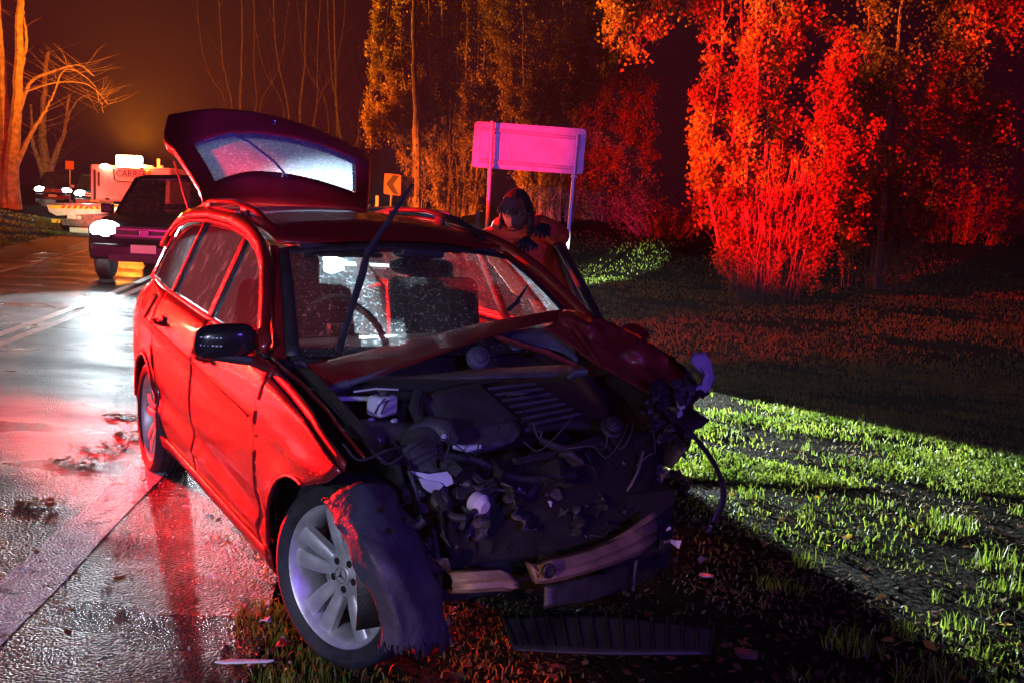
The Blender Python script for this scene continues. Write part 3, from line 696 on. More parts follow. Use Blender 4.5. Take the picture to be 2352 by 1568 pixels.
for px in ((400, 372, 7.1, 441, 500, 6.45), (850, 470, 7.45, 842, 500, 7.05)):
    b = MB(); p0 = L(*px[:3])-gn*.0; p1 = L(*px[3:]); b.tube([p0, p0.lerp(p1, .55)], .007, 8); b.tube([p0.lerp(p1, .5), p1], .013, 8); b.build('gas_strut', 'steel', car)
# rear bumper
b = MB(); b.grid([[Vector((-3.66-.14*math.cos(lerp(-1.2, 1.2, i/14)), .80*math.sin(lerp(-1.35, 1.35, i/14)), z)) for z in (.25, .4, .55, .62)] for i in range(15)], True); b.build('rear_bumper', 'paint', car, solid=.02)
# open left front door
hinge = Vector((-.60, .86, 0)); phi = R(27)
def od(x, z, inset=0):   # x measured back from the hinge, door swung outwards
    base = hw(-.6-x, z)-.86
    p = Vector((-x, base-inset, 0)); c, s_ = math.cos(-phi), math.sin(-phi)
    return Vector((hinge.x+p.x*c-p.y*s_, hinge.y+p.x*s_+p.y*c, z))
b = MB(); patch(b, [(0, .29), (1.08, .29)], [(.05, .965), (1.09, 1.0)], [(0, .29), (0, .6), (.05, .965)], [(1.08, .29), (1.09, 1.0)], 12, 12, lambda x, z: od(x, z))
ldoor = b.build('front_door', 'paint', car, solid=.05, off=-1, label='open front door swung out on the far side')
b = MB(); fr = [(.06, .97), (.30, 1.14), (.55, 1.29), (.78, 1.375), (.98, 1.405), (1.08, 1.41), (1.09, 1.2), (1.085, 1.0)]
frp = []
for i in range(len(fr)-1):
    for k in range(5): frp.append((lerp(fr[i][0], fr[i+1][0], k/5), lerp(fr[i][1], fr[i+1][1], k/5)))
b.tube([od(x, z, .02) for x, z in frp], .028, 8, flat=.7); b.tube([od(.34, z, .02) for z in (.98, 1.06, 1.16)], .013, 6); b.build('door_frame', 'black_plastic', ldoor)
b = MB(); b.grid([[od(x, lerp(.97, interp(x, [.06, .3, .55, .78, .98, 1.08], [.99, 1.14, 1.29, 1.375, 1.405, 1.41]), j/8), .02) for j in range(9)] for x in [lerp(.08, 1.08, i/14) for i in range(15)]]); b.build('door_glass', 'clearglass', ldoor)
b = MB(); b.ball(tuple(od(.10, 1.02, -.10)), .1, 12, 8, (.6, 1, .62)); b.build('door_mirror', 'paint', ldoor)
# ------------- torn bonnet
def px_grid(rows, nu=20, nv=12, f=None, wob=0):
    NPt = [[L(*p) for p in r] for r in rows]; P = []
    for i in range(nu+1):
        row = []
        for j in range(nv+1):
            p = spl([spl(r, i/nu) for r in NPt], j/nv)
            if wob: p = p+Vector([random.uniform(-wob, wob) for _ in range(3)])
            row.append(p)
        P.append(row)
    return P
b = MB()
b.grid(px_grid([[(702, 835, 3.98), (860, 798, 4.15), (1000, 766, 4.30), (1140, 735, 4.45), (1288, 710, 4.60)],
                [(718, 846, 3.93), (870, 806, 4.10), (1005, 772, 4.26), (1140, 742, 4.40), (1285, 716, 4.56)],
                [(728, 868, 3.86), (880, 832, 4.00), (1010, 796, 4.12), (1140, 760, 4.28), (1283, 728, 4.50)],
                [(732, 896, 3.80), (900, 852, 3.92), (1030, 806, 4.05), (1145, 768, 4.25), (1280, 736, 4.46)],
                [(742, 900, 3.88), (905, 853, 4.05), (1035, 808, 4.18), (1148, 766, 4.35), (1278, 738, 4.52)]], 30, 12, wob=.0007))
bon = b.build('bonnet', 'paint', car, solid=.006)
b = MB()   # left half folded down over the far wing, with creases
b.grid(px_grid([[(1286, 712, 4.60), (1330, 716, 4.56), (1398, 738, 4.50), (1470, 772, 4.44), (1525, 812, 4.38), (1580, 868, 4.30)],
                [(1282, 724, 4.50), (1340, 742, 4.36), (1400, 775, 4.42), (1460, 800, 4.30), (1520, 838, 4.34), (1578, 890, 4.22)],
                [(1276, 738, 4.44), (1330, 770, 4.40), (1385, 812, 4.28), (1445, 838, 4.30), (1500, 872, 4.20), (1560, 915, 4.12)],
                [(1250, 752, 4.40), (1310, 792, 4.30), (1372, 838, 4.22), (1432, 868, 4.12), (1482, 896, 4.08), (1545, 926, 4.05)]], 28, 14, wob=.003))
bf = b.build('bonnet_flap', 'paint_scraped', bon, solid=.005, label='crumpled left half of the bonnet folded down')
b = MB()   # pressed inner frame under the fold
b.grid(px_grid([[(1100, 780, 4.36), (1180, 758, 4.42), (1260, 752, 4.48), (1318, 782, 4.42)], [(1096, 800, 4.32), (1190, 772, 4.38), (1265, 772, 4.42), (1322, 806, 4.36)], [(1120, 818, 4.3), (1200, 800, 4.33), (1270, 802, 4.38), (1326, 832, 4.32)]], 18, 8, wob=.004))
b.build('bonnet_inner_frame', 'liner', bon, solid=.004)
b = MB(); b.tube([L(1135, 772, 4.3), L(1190, 790, 4.28), L(1255, 808, 4.28), L(1320, 838, 4.28)], .012, 6); b.tube([L(1300, 730, 4.45), L(1345, 790, 4.30), L(1380, 842, 4.2)], .010, 6); b.build('bonnet_rib', 'paint_scraped', bon)
# hinge bracket, stay
b = MB(); b.prism([L(662, 832, 3.98), L(690, 828, 3.98), L(712, 862, 3.92), L(735, 905, 3.85), L(722, 918, 3.85), L(690, 885, 3.9)], (.02, .012, 0)); b.build('bonnet_hinge', 'liner', car, bevel=.004)
b = MB(); b.tube([L(727, 906, 3.78), L(800, 880, 3.85)], .018, 8); b.tube([L(795, 882, 3.84), L(932, 838, 3.98)], .012, 8); b.ball(tuple(L(726, 907, 3.77)), .024, 10, 6); b.build('bonnet_stay', 'liner', car)
# ------------- engine bay
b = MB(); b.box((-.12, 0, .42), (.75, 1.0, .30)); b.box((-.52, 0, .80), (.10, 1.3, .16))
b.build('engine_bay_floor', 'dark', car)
for s in (-1, 1):
    b = MB(); b.grid([[Vector((lerp(-.60, .30 if s < 0 else .15, i/12), s*y_, z)) for y_, z in ((.735, lerp(.955, .80, i/12)), (.70, lerp(.93, .775, i/12)), (.66, lerp(.93, .77, i/12)), (.64, .70), (.56, .62))] for i in range(13)], s > 0)
    b.build('inner_wing', 'black_plastic', car, solid=.008)
b = MB(); b.grid(px_grid([[(765, 862, 4.0), (960, 858, 4.2), (1120, 845, 4.33), (1330, 835, 4.5)], [(762, 882, 3.95), (950, 876, 4.12), (1120, 862, 4.25), (1350, 850, 4.44)], [(760, 905, 3.95), (950, 900, 4.12), (1120, 880, 4.25), (1350, 868, 4.44)]], 24, 6, wob=.002)); b.build('scuttle_panel', 'grey_plastic', car, solid=.01)
b = MB(); b.tube([L(775, 915, 3.72), L(850, 915, 3.74), L(880, 918, 3.76)], .009, 8); b.tube([L(812, 899, 3.82), L(862, 892, 3.84), L(915, 894, 3.86)], .007, 8, flat=.6); b.build('brace_rod', 'white_plastic', car)
b = MB()
b.box(tuple(L(878, 930, 3.66)), (.075, .10, .075), (0, 0, .45)); rs = b.build('fluid_reservoir', 'white_plastic', car, bevel=.014)
b = MB(); b.lathe([(.0, .0), (.0, .022), (-.03, .024), (-.034, .0)], 16, 'Z', tuple(L(881, 898, 3.66)+Vector((0, 0, 0)))); b.build('reservoir_cap', 'black_plastic', rs)
b = MB(); b.tube([L(860, 950, 3.60), L(870, 930, 3.60), L(885, 915, 3.6)], .003, 5); b.tube([L(875, 950, 3.60), L(885, 930, 3.60), L(893, 918, 3.6)], .003, 5); b.build('reservoir_hose', 'black_plastic', rs)
# air filter housing
b = MB(); b.grid(px_grid([[(795, 968, 3.62), (850, 960, 3.66), (920, 966, 3.68), (985, 978, 3.66)], [(790, 980, 3.52), (850, 976, 3.53), (925, 980, 3.54), (992, 992, 3.52)], [(800, 1000, 3.46), (860, 1010, 3.46), (930, 1014, 3.45), (990, 1012, 3.46)], [(820, 1012, 3.5), (870, 1026, 3.5), (940, 1030, 3.5), (985, 1026, 3.5)]], 20, 12)); b.build('air_filter_box', 'grey_plastic', car, solid=.02)
for i, (px, py, Y) in enumerate([(852, 963, 3.62), (905, 966, 3.62), (867, 1013, 3.40), (942, 1012, 3.38), (1019, 1003, 3.4)]):
    b = MB(); b.box(tuple(L(px, py, Y)), (.016, .022, .014), (.2*i, 0, .4)); b.build('clip', 'white_plastic', car, bevel=.003)
# intake duct
b = MB(); b.tube([L(985, 990, 3.50), L(968, 1020, 3.42), L(966, 1050, 3.34), L(985, 1080, 3.28), L(1010, 1098, 3.24)], [.06, .075, .078, .068, .05], 14, flat=.75); du = b.build('intake_duct', 'grey_plastic', car)
b = MB(); b.tube([L(940, 992, 3.44), L(985, 984, 3.48), L(1025, 992, 3.46), L(1042, 1010, 3.42)], [.02, .045, .05, .02], 10); b.build('duct_collar', 'grey_plastic', du)
b = MB(); b.prism([L(938, 1078, 3.16), L(985, 1086, 3.15), L(1028, 1080, 3.16), L(1034, 1100, 3.15), L(1018, 1108, 3.14), L(975, 1094, 3.14)], (.01, .01, -.012)); b.prism([L(958, 1094, 3.14), L(1012, 1106, 3.13), L(988, 1128, 3.11), L(970, 1118, 3.11)], (.01, .01, -.01)); b.build('washer_bottle_shard', 'white_plastic', car, bevel=.003)
# engine cover: two slabs with ribs
def slab(name, rows, m, nu=18, nv=10, th=.03, par=car):
    b = MB(); b.grid(px_grid(rows, nu, nv)); return b.build(name, m, par, solid=th)
ec = slab('engine_cover', [[(968, 905, 3.80), (1040, 884, 3.92), (1088, 876, 3.99)], [(985, 945, 3.68), (1060, 925, 3.78), (1130, 912, 3.86)], [(1012, 985, 3.58), (1090, 968, 3.66), (1170, 950, 3.74)], [(1045, 1016, 3.50), (1110, 1010, 3.56), (1198, 984, 3.66)], [(1058, 1030, 3.48), (1110, 1030, 3.52), (1180, 1012, 3.60)]], 'grey_plastic')
b = MB()
for i in range(26):
    a0 = Vector(L(lerp(985, 1092, i/25), lerp(902, 882, i/25), lerp(3.80, 3.96, i/25))); a1 = Vector(L(lerp(1048, 1192, i/25), lerp(1000, 970, i/25), lerp(3.50, 3.66, i/25)))
    b.tube([a0.lerp(a1, .04)+Vector((0, 0, .008)), a0.lerp(a1, .96)+Vector((0, 0, .008))], .0016, 4)
o = b.build('cover_rib', 'grey_plastic', ec); o['kind'] = 'stuff'
b = MB(); b.tube([L(1040, 1025, 3.43), L(1072, 1030, 3.43), L(1104, 1024, 3.45)], [.008, .013, .008], 8); b.build('cover_edge_highlight', 'white_plastic', ec)  # pale strip modelled in place of the blue highlight on the cover edge
ec2 = slab('engine_cover', [[(1092, 884, 4.02), (1210, 868, 4.15), (1340, 866, 4.28)], [(1140, 918, 3.90), (1250, 900, 4.02), (1375, 905, 4.12)], [(1185, 955, 3.78), (1290, 940, 3.88), (1400, 950, 3.98)], [(1205, 985, 3.70), (1310, 975, 3.80), (1400, 985, 3.88)]], 'black_plastic')
for i in range(7):
    b = MB(); t = i/6; b.tube([L(lerp(1120, 1215, t), lerp(893, 975, t), lerp(3.95, 3.66, t)), L(lerp(1230, 1330, t), lerp(880, 950, t), lerp(4.08, 3.80, t))], .007, 6); b.build('cover_slat', 'grey_plastic', ec2)
b = MB(); cc_ = L(1188, 912, 3.86)+Vector((0, 0, .012)); b.tube([cc_+Vector((.04*math.cos(2*PI*i/20), .04*math.sin(2*PI*i/20), .01*math.cos(2*PI*i/20))) for i in range(21)], .004, 5)
for k in range(3):
    a = 2*PI*k/3; b.tube([cc_, cc_+Vector((.038*math.cos(a), .038*math.sin(a), 0))], .003, 5)
b.build('cover_emblem', 'liner', ec2)
# strut tower, caps, bottle neck
b = MB(); b.lathe([(0, 0), (0, .030), (.01, .046), (.035, .052), (.05, .045), (.055, .03), (.065, .026), (.07, 0)], 20, 'X', (-.03, 0, 0)); o = b.build('strut_cap', 'liner', car); o.location = L(1098, 822, 4.18); o.rotation_euler = (0, -.5, -.2)
b = MB(); b.lathe([(0, 0), (0, .045), (.02, .048), (.024, .036), (.045, .034), (.05, .014), (.06, .012), (.06, 0)], 10, 'X'); o = b.build('coolant_cap', 'black_plastic', car, bevel=.003); o.location = L(1403, 985, 3.75); o.rotation_euler = (0, -.7, -.3)
b = MB(); b.tube([L(1305, 868, 4.18), L(1320, 855, 4.18), L(1350, 853, 4.18)], .014, 8); b.build('coolant_pipe', 'liner', car)
b = MB(); b.tube([L(960, 905, 3.72), L(952, 935, 3.66), L(965, 965, 3.58), L(1000, 985, 3.52)], .022, 8); b.build('breather_hose', 'rubber', car)
b = MB(); b.tube([L(900, 1005, 3.4), L(930, 1062, 3.25), L(955, 1098, 3.15)], .006, 6); b.tube([L(845, 1000, 3.4), L(880, 1028, 3.3), L(945, 1075, 3.2)], .006, 6); b.build('bonnet_cable', 'black_plastic', car)
b = MB(); b.tube([L(1055, 1110, 3.2), L(1130, 1122, 3.22), L(1205, 1130, 3.28)], .009, 8, flat=.6); b.build('slam_panel_strip', 'liner', car)
b = MB(); b.lathe([(0, 0), (0, .034), (.03, .036), (.05, .02), (.05, 0)], 18, 'X', (0, 0, 0)); o = b.build('fog_lamp', 'lens', car); o.location = L(1090, 1150, 3.12); o.rotation_euler = (0, .2, .3)
b = MB()
for (px, py, r_) in ((1072, 1110, .02), (1040, 1098, .026), (1028, 1070, .03), (1010, 1150, .06), (1075, 1165, .035), (980, 1175, .05), (950, 1130, .05), (1120, 1150, .03), (1165, 1145, .02)):
    b.ball(tuple(L(px, py, 3.2)), r_, 9, 6, (1, .8, .7), .25)
b.build('crushed_pump', 'grey_plastic', car)
for pts in ([(880, 1150, 3.1), (915, 1175, 3.02), (950, 1205, 3.0), (975, 1190, 3.0)], [(1000, 1130, 3.1), (1018, 1160, 3.04), (1040, 1185, 3.0), (1070, 1188, 3.0)], [(1100, 1165, 3.1), (1070, 1190, 3.02), (1060, 1215, 3.0)], [(1450, 1040, 3.9), (1380, 1010, 3.8), (1280, 1040, 3.6), (1180, 1060, 3.45)], [(1020, 1045, 3.3), (1100, 1060, 3.35), (1190, 1100, 3.35), (1320, 1090, 3.5)], [(1240, 1010, 3.6), (1300, 1030, 3.6), (1380, 1020, 3.75), (1430, 1060, 3.8)]):
    b = MB(); pp = [L(*p) for p in pts]; b.tube([spl(pp, i/14) for i in range(15)], random.uniform(.009, .018), 7); b.build('hose', 'rubber', car)
# black crushed radiator pack and crash debris hanging in it
b = MB(); b.grid(px_grid([[(1040, 1060, 3.42), (1180, 1040, 3.55), (1330, 1020, 3.72), (1500, 985, 3.95)], [(1040, 1130, 3.30), (1180, 1120, 3.36), (1340, 1110, 3.55), (1505, 1080, 3.85)], [(1030, 1230, 3.18), (1180, 1240, 3.28), (1340, 1220, 3.48), (1500, 1160, 3.80)], [(1030, 1320, 3.15), (1180, 1310, 3.24), (1340, 1280, 3.42), (1490, 1230, 3.74)]], 24, 16, wob=.012)); b.build('radiator', 'dark', car, solid=.03)
for k in range(20):
    px = random.uniform(1040, 1480); py = random.uniform(1080, 1400)-(px-1040)*.08
    Y = 3.08+(px-1040)/440*.58; r_ = random.uniform(.005, .014)*(1 if random.random() < .9 else 1.6); c = L(px, py, Y)
    b = MB(); vs = [c+Vector([random.uniform(-1, 1)*r_ for _ in range(3)]) for _ in range(6)]
    b.add(vs, [(0, 1, 2), (0, 2, 3), (0, 3, 4), (0, 4, 1), (5, 2, 1), (5, 3, 2), (5, 4, 3), (5, 1, 4)]); b.build('broken_fragment', random.choice(['liner', 'liner', 'grey_plastic', 'grey_plastic'] if k % 7 else ['white_plastic']), car, smooth=False)
for k in range(12):
    px = random.uniform(1040, 1470); py = random.uniform(1060, 1300)-(px-1040)*.1; Y = 3.16+(px-1040)/440*.58; c = L(px, py, Y)
    b = MB(); b.box(c, (random.uniform(.03, .12), random.uniform(.02, .14), random.uniform(.015, .05)), (random.uniform(-.8, .8), random.uniform(-.8, .8), random.uniform(-1, 1))); b.build('broken_bracket', random.choice(['black_plastic', 'grey_plastic', 'black_plastic']), car, bevel=.004)
def crumple(c, w_, h_, amp, m, name, rot):
    b = MB(); P = []
    ph = [random.uniform(0, 6) for _ in range(4)]; rm = Euler(rot).to_matrix()
    for i in range(9):
        row = []
        for j in range(9):
            u, v = i/8-.5, j/8-.5; e = 1+.25*math.sin(9*u+ph[3])*math.cos(7*v)
            row.append(c+rm @ Vector((u*w_*e, v*h_*e, amp*(abs(math.sin(5*u+ph[0]+3*v))+.6*abs(math.sin(9*v+ph[1]-4*u))+.3*math.sin(17*u+ph[2])))))
        P.append(row)
    b.grid(P); b.build(name, m, car, solid=.003)
for k in range(14):
    px = random.uniform(1000, 1500); py = random.uniform(1090, 1330)-(px-1040)*.11; Y = 3.10+(px-1040)/440*.60
    crumple(L(px, py, Y), random.uniform(.06, .20), random.uniform(.05, .14), random.uniform(.01, .03), random.choice(['black_plastic', 'grey_plastic', 'black_plastic', 'radiator_fin']), 'crumpled_sheet', (random.uniform(0, 6), random.uniform(-.9, .9), random.uniform(0, 6)))
for k in range(12):
    px = random.uniform(1480, 1600); py = random.uniform(880, 1120); crumple(L(px, py, 3.95), random.uniform(.06, .16), random.uniform(.05, .12), .02, random.choice(['black_plastic', 'grey_plastic', 'black_plastic']), 'crumpled_sheet', (random.uniform(0, 6), random.uniform(-.9, .9), random.uniform(0, 6)))
for k in range(34):
    px = random.uniform(930, 1480); py = random.uniform(980, 1290)-(px-930)*.1; Y = 3.12+(px-930)/550*.65; p0 = L(px, py, Y); l = random.uniform(.08, .26); a = random.uniform(0, 6.3)
    pp = [p0, p0+Vector((.03, math.cos(a)*l*.4, math.sin(a)*l*.3-.02)), p0+Vector((.02, math.cos(a)*l*.8, math.sin(a)*l*.5-.06)), p0+Vector((-.02, math.cos(a)*l, math.sin(a)*l*.6-.02))]
    b = MB(); b.tube([spl(pp, i/10) for i in range(11)], random.choice([.0025, .003, .004, .007]), 5); b.build('torn_wire', random.choice(['rubber', 'rubber', 'grey_plastic', 'black_plastic']), car)
# bumper beam, torn in two
def beam(name, pts, hgt, lab=None, hole=None):
    b = MB(); P = []
    for (px, py0, py1, Y) in pts:
        a = L(px, py0, Y); c = L(px, py1, Y); n_ = Vector((.6, 0, 0)).normalized()
        P.append([a-n_*.03, a+n_*.0, a.lerp(c, .28)+n_*.018, a.lerp(c, .5)+n_*.010, a.lerp(c, .72)+n_*.018, c, c-n_*.03])
    b.grid(P); o = b.build(name, 'beam', car, solid=.004, label=lab); return o
beam('bumper_beam', [(1034, 1318, 1362, 3.00), (1090, 1312, 1360, 3.0), (1150, 1308, 1356, 3.02), (1172, 1318, 1358, 3.03), (1186, 1334, 1348, 3.04)], 0, 'short torn stub of the bumper beam')
bb = beam('bumper_beam', [(1218, 1296, 1300, 3.06), (1232, 1298, 1340, 3.07), (1262, 1288, 1338, 3.09), (1300, 1280, 1330, 3.13), (1360, 1264, 1312, 3.22), (1420, 1240, 1292, 3.34), (1470, 1214, 1272, 3.46), (1504, 1190, 1248, 3.56)], 0, 'long bent piece of the bumper beam')
b = MB(); c = L(1257, 1308, 3.03); b.lathe([(0, .022), (.012, .024), (.016, .019), (.004, .016), (.002, 0)], 18, 'X', tuple(c)); b.build('tow_eye_hole', 'black_plastic', bb)
b = MB(); b.grid(px_grid([[(1378, 1248, 3.3), (1430, 1222, 3.4), (1506, 1170, 3.56)], [(1380, 1256, 3.28), (1435, 1232, 3.38), (1508, 1186, 3.54)]], 10, 3)); b.build('beam_flange', 'beam', bb, solid=.004)
b = MB(); b.grid(px_grid([[(1250, 1345, 3.12), (1380, 1318, 3.25), (1450, 1295, 3.38)], [(1252, 1400, 3.1), (1385, 1370, 3.22), (1452, 1345, 3.36)]], 12, 5, wob=.004)); b.build('lower_grille', 'black_plastic', car, solid=.01)
b = MB(); b.tube([L(1462, 1285, 3.4), L(1456, 1320, 3.4), L(1454, 1355, 3.4)], .006, 6); b.build('broken_strut', 'liner', car); b = MB(); b.tube([L(1030, 1418, 2.95), L(1026, 1440, 2.95), L(1036, 1480, 2.95)], .006, 6); b.build('broken_strut', 'liner', car)
# hanging wheel arch liner in front of the right wheel
LR = [[(742, 1152, 2.98), (785, 1120, 2.97), (832, 1106, 2.97), (888, 1108, 3.05)],
      [(765, 1195, 2.90), (815, 1180, 2.86), (870, 1170, 2.88), (925, 1160, 3.02)],
      [(795, 1245, 2.84), (845, 1240, 2.78), (905, 1235, 2.84), (962, 1225, 3.00)],
      [(822, 1310, 2.80), (872, 1310, 2.74), (930, 1305, 2.80), (992, 1300, 2.98)],
      [(852, 1372, 2.78), (898, 1372, 2.74), (950, 1372, 2.80), (1012, 1360, 2.97)],
      [(872, 1430, 2.78), (915, 1432, 2.75), (965, 1432, 2.80), (1026, 1422, 2.96)],
      [(868, 1492, 2.78), (912, 1500, 2.76), (965, 1500, 2.80), (1030, 1480, 2.95)]]
LG = px_grid(LR, 24, 44, wob=.0012)
for i in range(25):
    for j in range(45):
        LG[i][j] = LG[i][j]+Vector((.005*math.sin(i*.31+j*.17+1)+.004*math.sin(j*.29-i*.43)+.003*math.sin(i*.8-j*.13), .004*math.sin(j*.23+i*.1), 0))
    for j in (43, 44): LG[i][j] = LG[i][j]+Vector((0, 0, random.uniform(-.02, .035)))
for j in range(45):
    e = .008*math.sin(j*.5)+random.uniform(-.003, .003); LG[24][j] = LG[24][j]+Vector((0, e, 0)); LG[0][j] = LG[0][j]+Vector((0, e*.5, 0))
b = MB(); b.grid(LG); ln = b.build('wheel_arch_liner', 'liner', car, solid=.004, label='torn grey wheel arch liner hanging in front of the wheel')
for (px, py, Y) in ((877, 1166, 2.85), (932, 1190, 2.95), (893, 1215, 2.82)):
    b = MB(); b.lathe([(0, .0), (0, .009), (.004, .010)], 12, 'X', tuple(L(px, py, Y)+Vector((.012, 0, 0)))); b.build('liner_hole', 'dark', ln)
b = MB(); b.grid(px_grid([[(738, 1146, 3.0), (770, 1140, 2.97), (800, 1128, 2.96)], [(752, 1162, 2.96), (782, 1158, 2.93), (806, 1142, 2.93)]], 8, 5, wob=.006)); b.build('torn_wing_edge', 'paint_scraped', car, solid=.004)
# far corner: hanging trim loop, broken headlamp, blue lit shard
b = MB(); pp = [L(1510, 930, 3.9), L(1560, 968, 3.86), L(1610, 1020, 3.82), L(1648, 1080, 3.76), L(1662, 1140, 3.7), L(1640, 1200, 3.66)]; b.tube([spl(pp, i/20) for i in range(21)], .018, 8, flat=.45); b.build('bumper_trim_strip', 'black_plastic', car, label='black bumper trim bent down into the grass')
b = MB(); b.tube([L(1558, 962, 3.85), L(1520, 1000, 3.8), L(1500, 1020, 3.8)], .003, 5); b.build('loose_wire', 'black_plastic', car)
b = MB(); b.grid(px_grid([[(1585, 815, 4.1), (1605, 806, 4.1), (1625, 812, 4.12)], [(1592, 840, 4.06), (1616, 836, 4.05), (1640, 850, 4.08)], [(1612, 868, 4.05), (1622, 862, 4.0), (1640, 878, 4.05)], [(1598, 890, 4.03), (1612, 896, 4.02), (1622, 900, 4.03)], [(1582, 915, 4.02), (1592, 912, 4.0), (1600, 905, 4.02)]], 8, 12, wob=.005)); b.build('broken_headlamp_lens', 'white_plastic', car, solid=.003, label='jagged blue lit shard of headlamp at the crushed corner')
for k in range(16):
    c = L(random.uniform(1520, 1590), random.uniform(880, 950), 4.0); b = MB(); b.ball(tuple(c), random.uniform(.012, .03), 7, 5, (1, random.uniform(.3, 1), random.uniform(.4, 1)), .3); b.build('headlamp_fragment', random.choice(['chrome', 'white_plastic', 'grey_plastic']), car, smooth=False)
for k in range(12):
    c = L(random.uniform(1500, 1640), random.uniform(1190, 1290), 3.55); b = MB(); r_ = random.uniform(.008, .025)
    b.add([c+Vector([random.uniform(-1, 1)*r_ for _ in range(3)]) for _ in range(5)], [(0, 1, 2), (0, 2, 3), (0, 3, 4), (4, 3, 1), (1, 3, 2)]); b.build('lamp_fragment', random.choice(['lens', 'grey_plastic', 'grey_plastic', 'black_plastic']), car, smooth=False)
b = MB(); b.grid(px_grid([[(1515, 800, 4.5), (1560, 830, 4.45), (1595, 865, 4.4)], [(1530, 830, 4.4), (1570, 860, 4.36), (1600, 890, 4.3)]], 8, 6, wob=.01)); b.build('crumpled_corner_panel', 'black_plastic', car, solid=.004)

# ================================================================== OTHER VEHICLES
def vehicle(name, label, cat, loc, rz, paint, kind='ute', lit='head_lamp', plate='white', group=None):
    v = thing(name, label, cat, loc, rz, group)   # local: +x forward, faces the camera when rotated
    b = MB()
    sec = [(2.45, .42, .60, .80), (2.50, .40, .78, .88), (2.38, .38, .98, .92), (1.9, .36, 1.06, .94), (1.1, .34, 1.12, .95), (0, .34, 1.14, .95), (-1.2, .34, 1.14, .95), (-2.3, .4, 1.10, .93), (-2.5, .45, 1.02, .86)]
    P = []
    for x, z0, z1, hy in sec:
        P.append([(x, -hy*.93, z0), (x, -hy, z0+.12), (x, -hy, (z0+z1)/2), (x, -hy*.97, z1-.1), (x, -hy*.86, z1), (x, -hy*.4, z1+.03), (x, 0, z1+.04), (x, hy*.4, z1+.03), (x, hy*.86, z1), (x, hy*.97, z1-.1), (x, hy, (z0+z1)/2), (x, hy, z0+.12), (x, hy*.93, z0)])
    b.grid(P, True); k = len(P[0]); b.f.append(tuple(range(k))); b.f.append(tuple(range((len(P)-1)*k, len(P)*k))[::-1])
    b.build('body', paint, v)
    b = MB(); P = []
    for x, hy, z in ((1.0, .80, 1.12), (.15, .70, 1.70), (-.1, .69, 1.78), (-1.2, .68, 1.80), (-2.0, .66, 1.76), (-2.4, .76, 1.12)):
        P.append([(x, -hy, z-.03), (x, -hy*.8, z), (x, 0, z+.03), (x, hy*.8, z), (x, hy, z-.03)])
    b.grid(P[1:5], True); b.build('roof', paint, v, solid=.04)
    for s in (-1, 1):
        b = MB(); b.tube([(1.0, s*.82, 1.12), (.12, s*.70, 1.72), (-1.2, s*.69, 1.76), (-2.0, s*.67, 1.72), (-2.42, s*.78, 1.1)], .045, 8); b.tube([(-.3, s*.86, 1.12), (-.35, s*.70, 1.74)], .04, 6); b.build('pillar', paint, v)
        b = MB(); b.grid([[(.95, s*.82, 1.12), (.15, s*.71, 1.70)], [(-.3, s*.86, 1.12), (-.35, s*.71, 1.74)], [(-2.35, s*.80, 1.12), (-2.0, s*.68, 1.72)]]); b.build('side_window', 'sideglass', v)
        b = MB(); b.box((.72, s*1.06, 1.18), (.12, .22, .17)); b.build('door_mirror', paint, v, bevel=.03)
        b = MB(); P = []
        for i in range(9):
            th = 2*PI*i/8
        b.ball((2.42, s*.64, .865), .25, 16, 10, (.40, 1.0, .62)); b.build('headlight', lit, v)
        for wx in (1.65, -1.6):
            b = MB(); b.lathe([(-.11, .25), (-.12, .33), (-.09, .37), (.09, .37), (.12, .33), (.11, .25)], 28, 'Y', (wx, s*.83, .37)); t = b.build('wheel', 'rubber', v)
            b = MB(); b.lathe([(s*.10, .25), (s*.05, .2), (s*.09, .05), (s*.09, 0)], 20, 'Y', (wx, s*.83, .37)); b.build('rim', 'alloy', t)
    b = MB(); b.grid([[(1.02, -.78, 1.14), (.98, 0, 1.16), (1.02, .78, 1.14)], [(.6, -.74, 1.42), (.56, 0, 1.45), (.6, .74, 1.42)], [(.17, -.69, 1.69), (.10, 0, 1.73), (.17, .69, 1.69)]]); b.build('windscreen', 'sideglass', v)
    b = MB()
    b.box((2.50, 0, .84), (.05, .92, .20)); gi = b.build('grille', 'black_plastic', v)
    for zz in (.79, .89):
        b = MB(); b.box((2.535, 0, zz), (.03, .98, .028)); b.build('grille_bar', 'chrome', gi)
    b = MB(); b.box((2.55, 0, .845), (.02, .16, .09)); b.build('badge', 'chrome', gi, bevel=.008)
    b = MB(); b.box((2.50, 0, .52), (.16, 1.72, .26)); b.build('front_bumper', paint, v, bevel=.04)
    b = MB(); b.box((2.59, 0, .42), (.03, 1.1, .11)); b.build('bumper_intake', 'black_plastic', v)
    b = MB(); b.box((2.60, 0, .58), (.015, .40, .135)); b.build('number_plate', plate, v, bevel=.004)
    return v
M['plate_lit'] = mat('reflective_plate', (.9, .85, .88), .4)
ang = -PI/2+.12
sv = vehicle('pickup_truck', 'dark pickup driving towards us with both headlights on behind the wrecked car', 'pickup', (-6.40, 19.36, 0), ang, 'suv', plate='plate_lit')
sv2 = vehicle('parked_van', 'pale vehicle with lit headlights seen through the wrecked car windscreen', 'van', (-1.82, 15.9, 0), -PI/2+.02, 'car_white')
sv2.scale = (1, 1, .8)
b = MB(); b.box((2.62, -.12, .94), (.06, 1.1, .05)); b.build('driving_light_bar', 'driving_lamp', sv2, bevel=.01)
HL = []
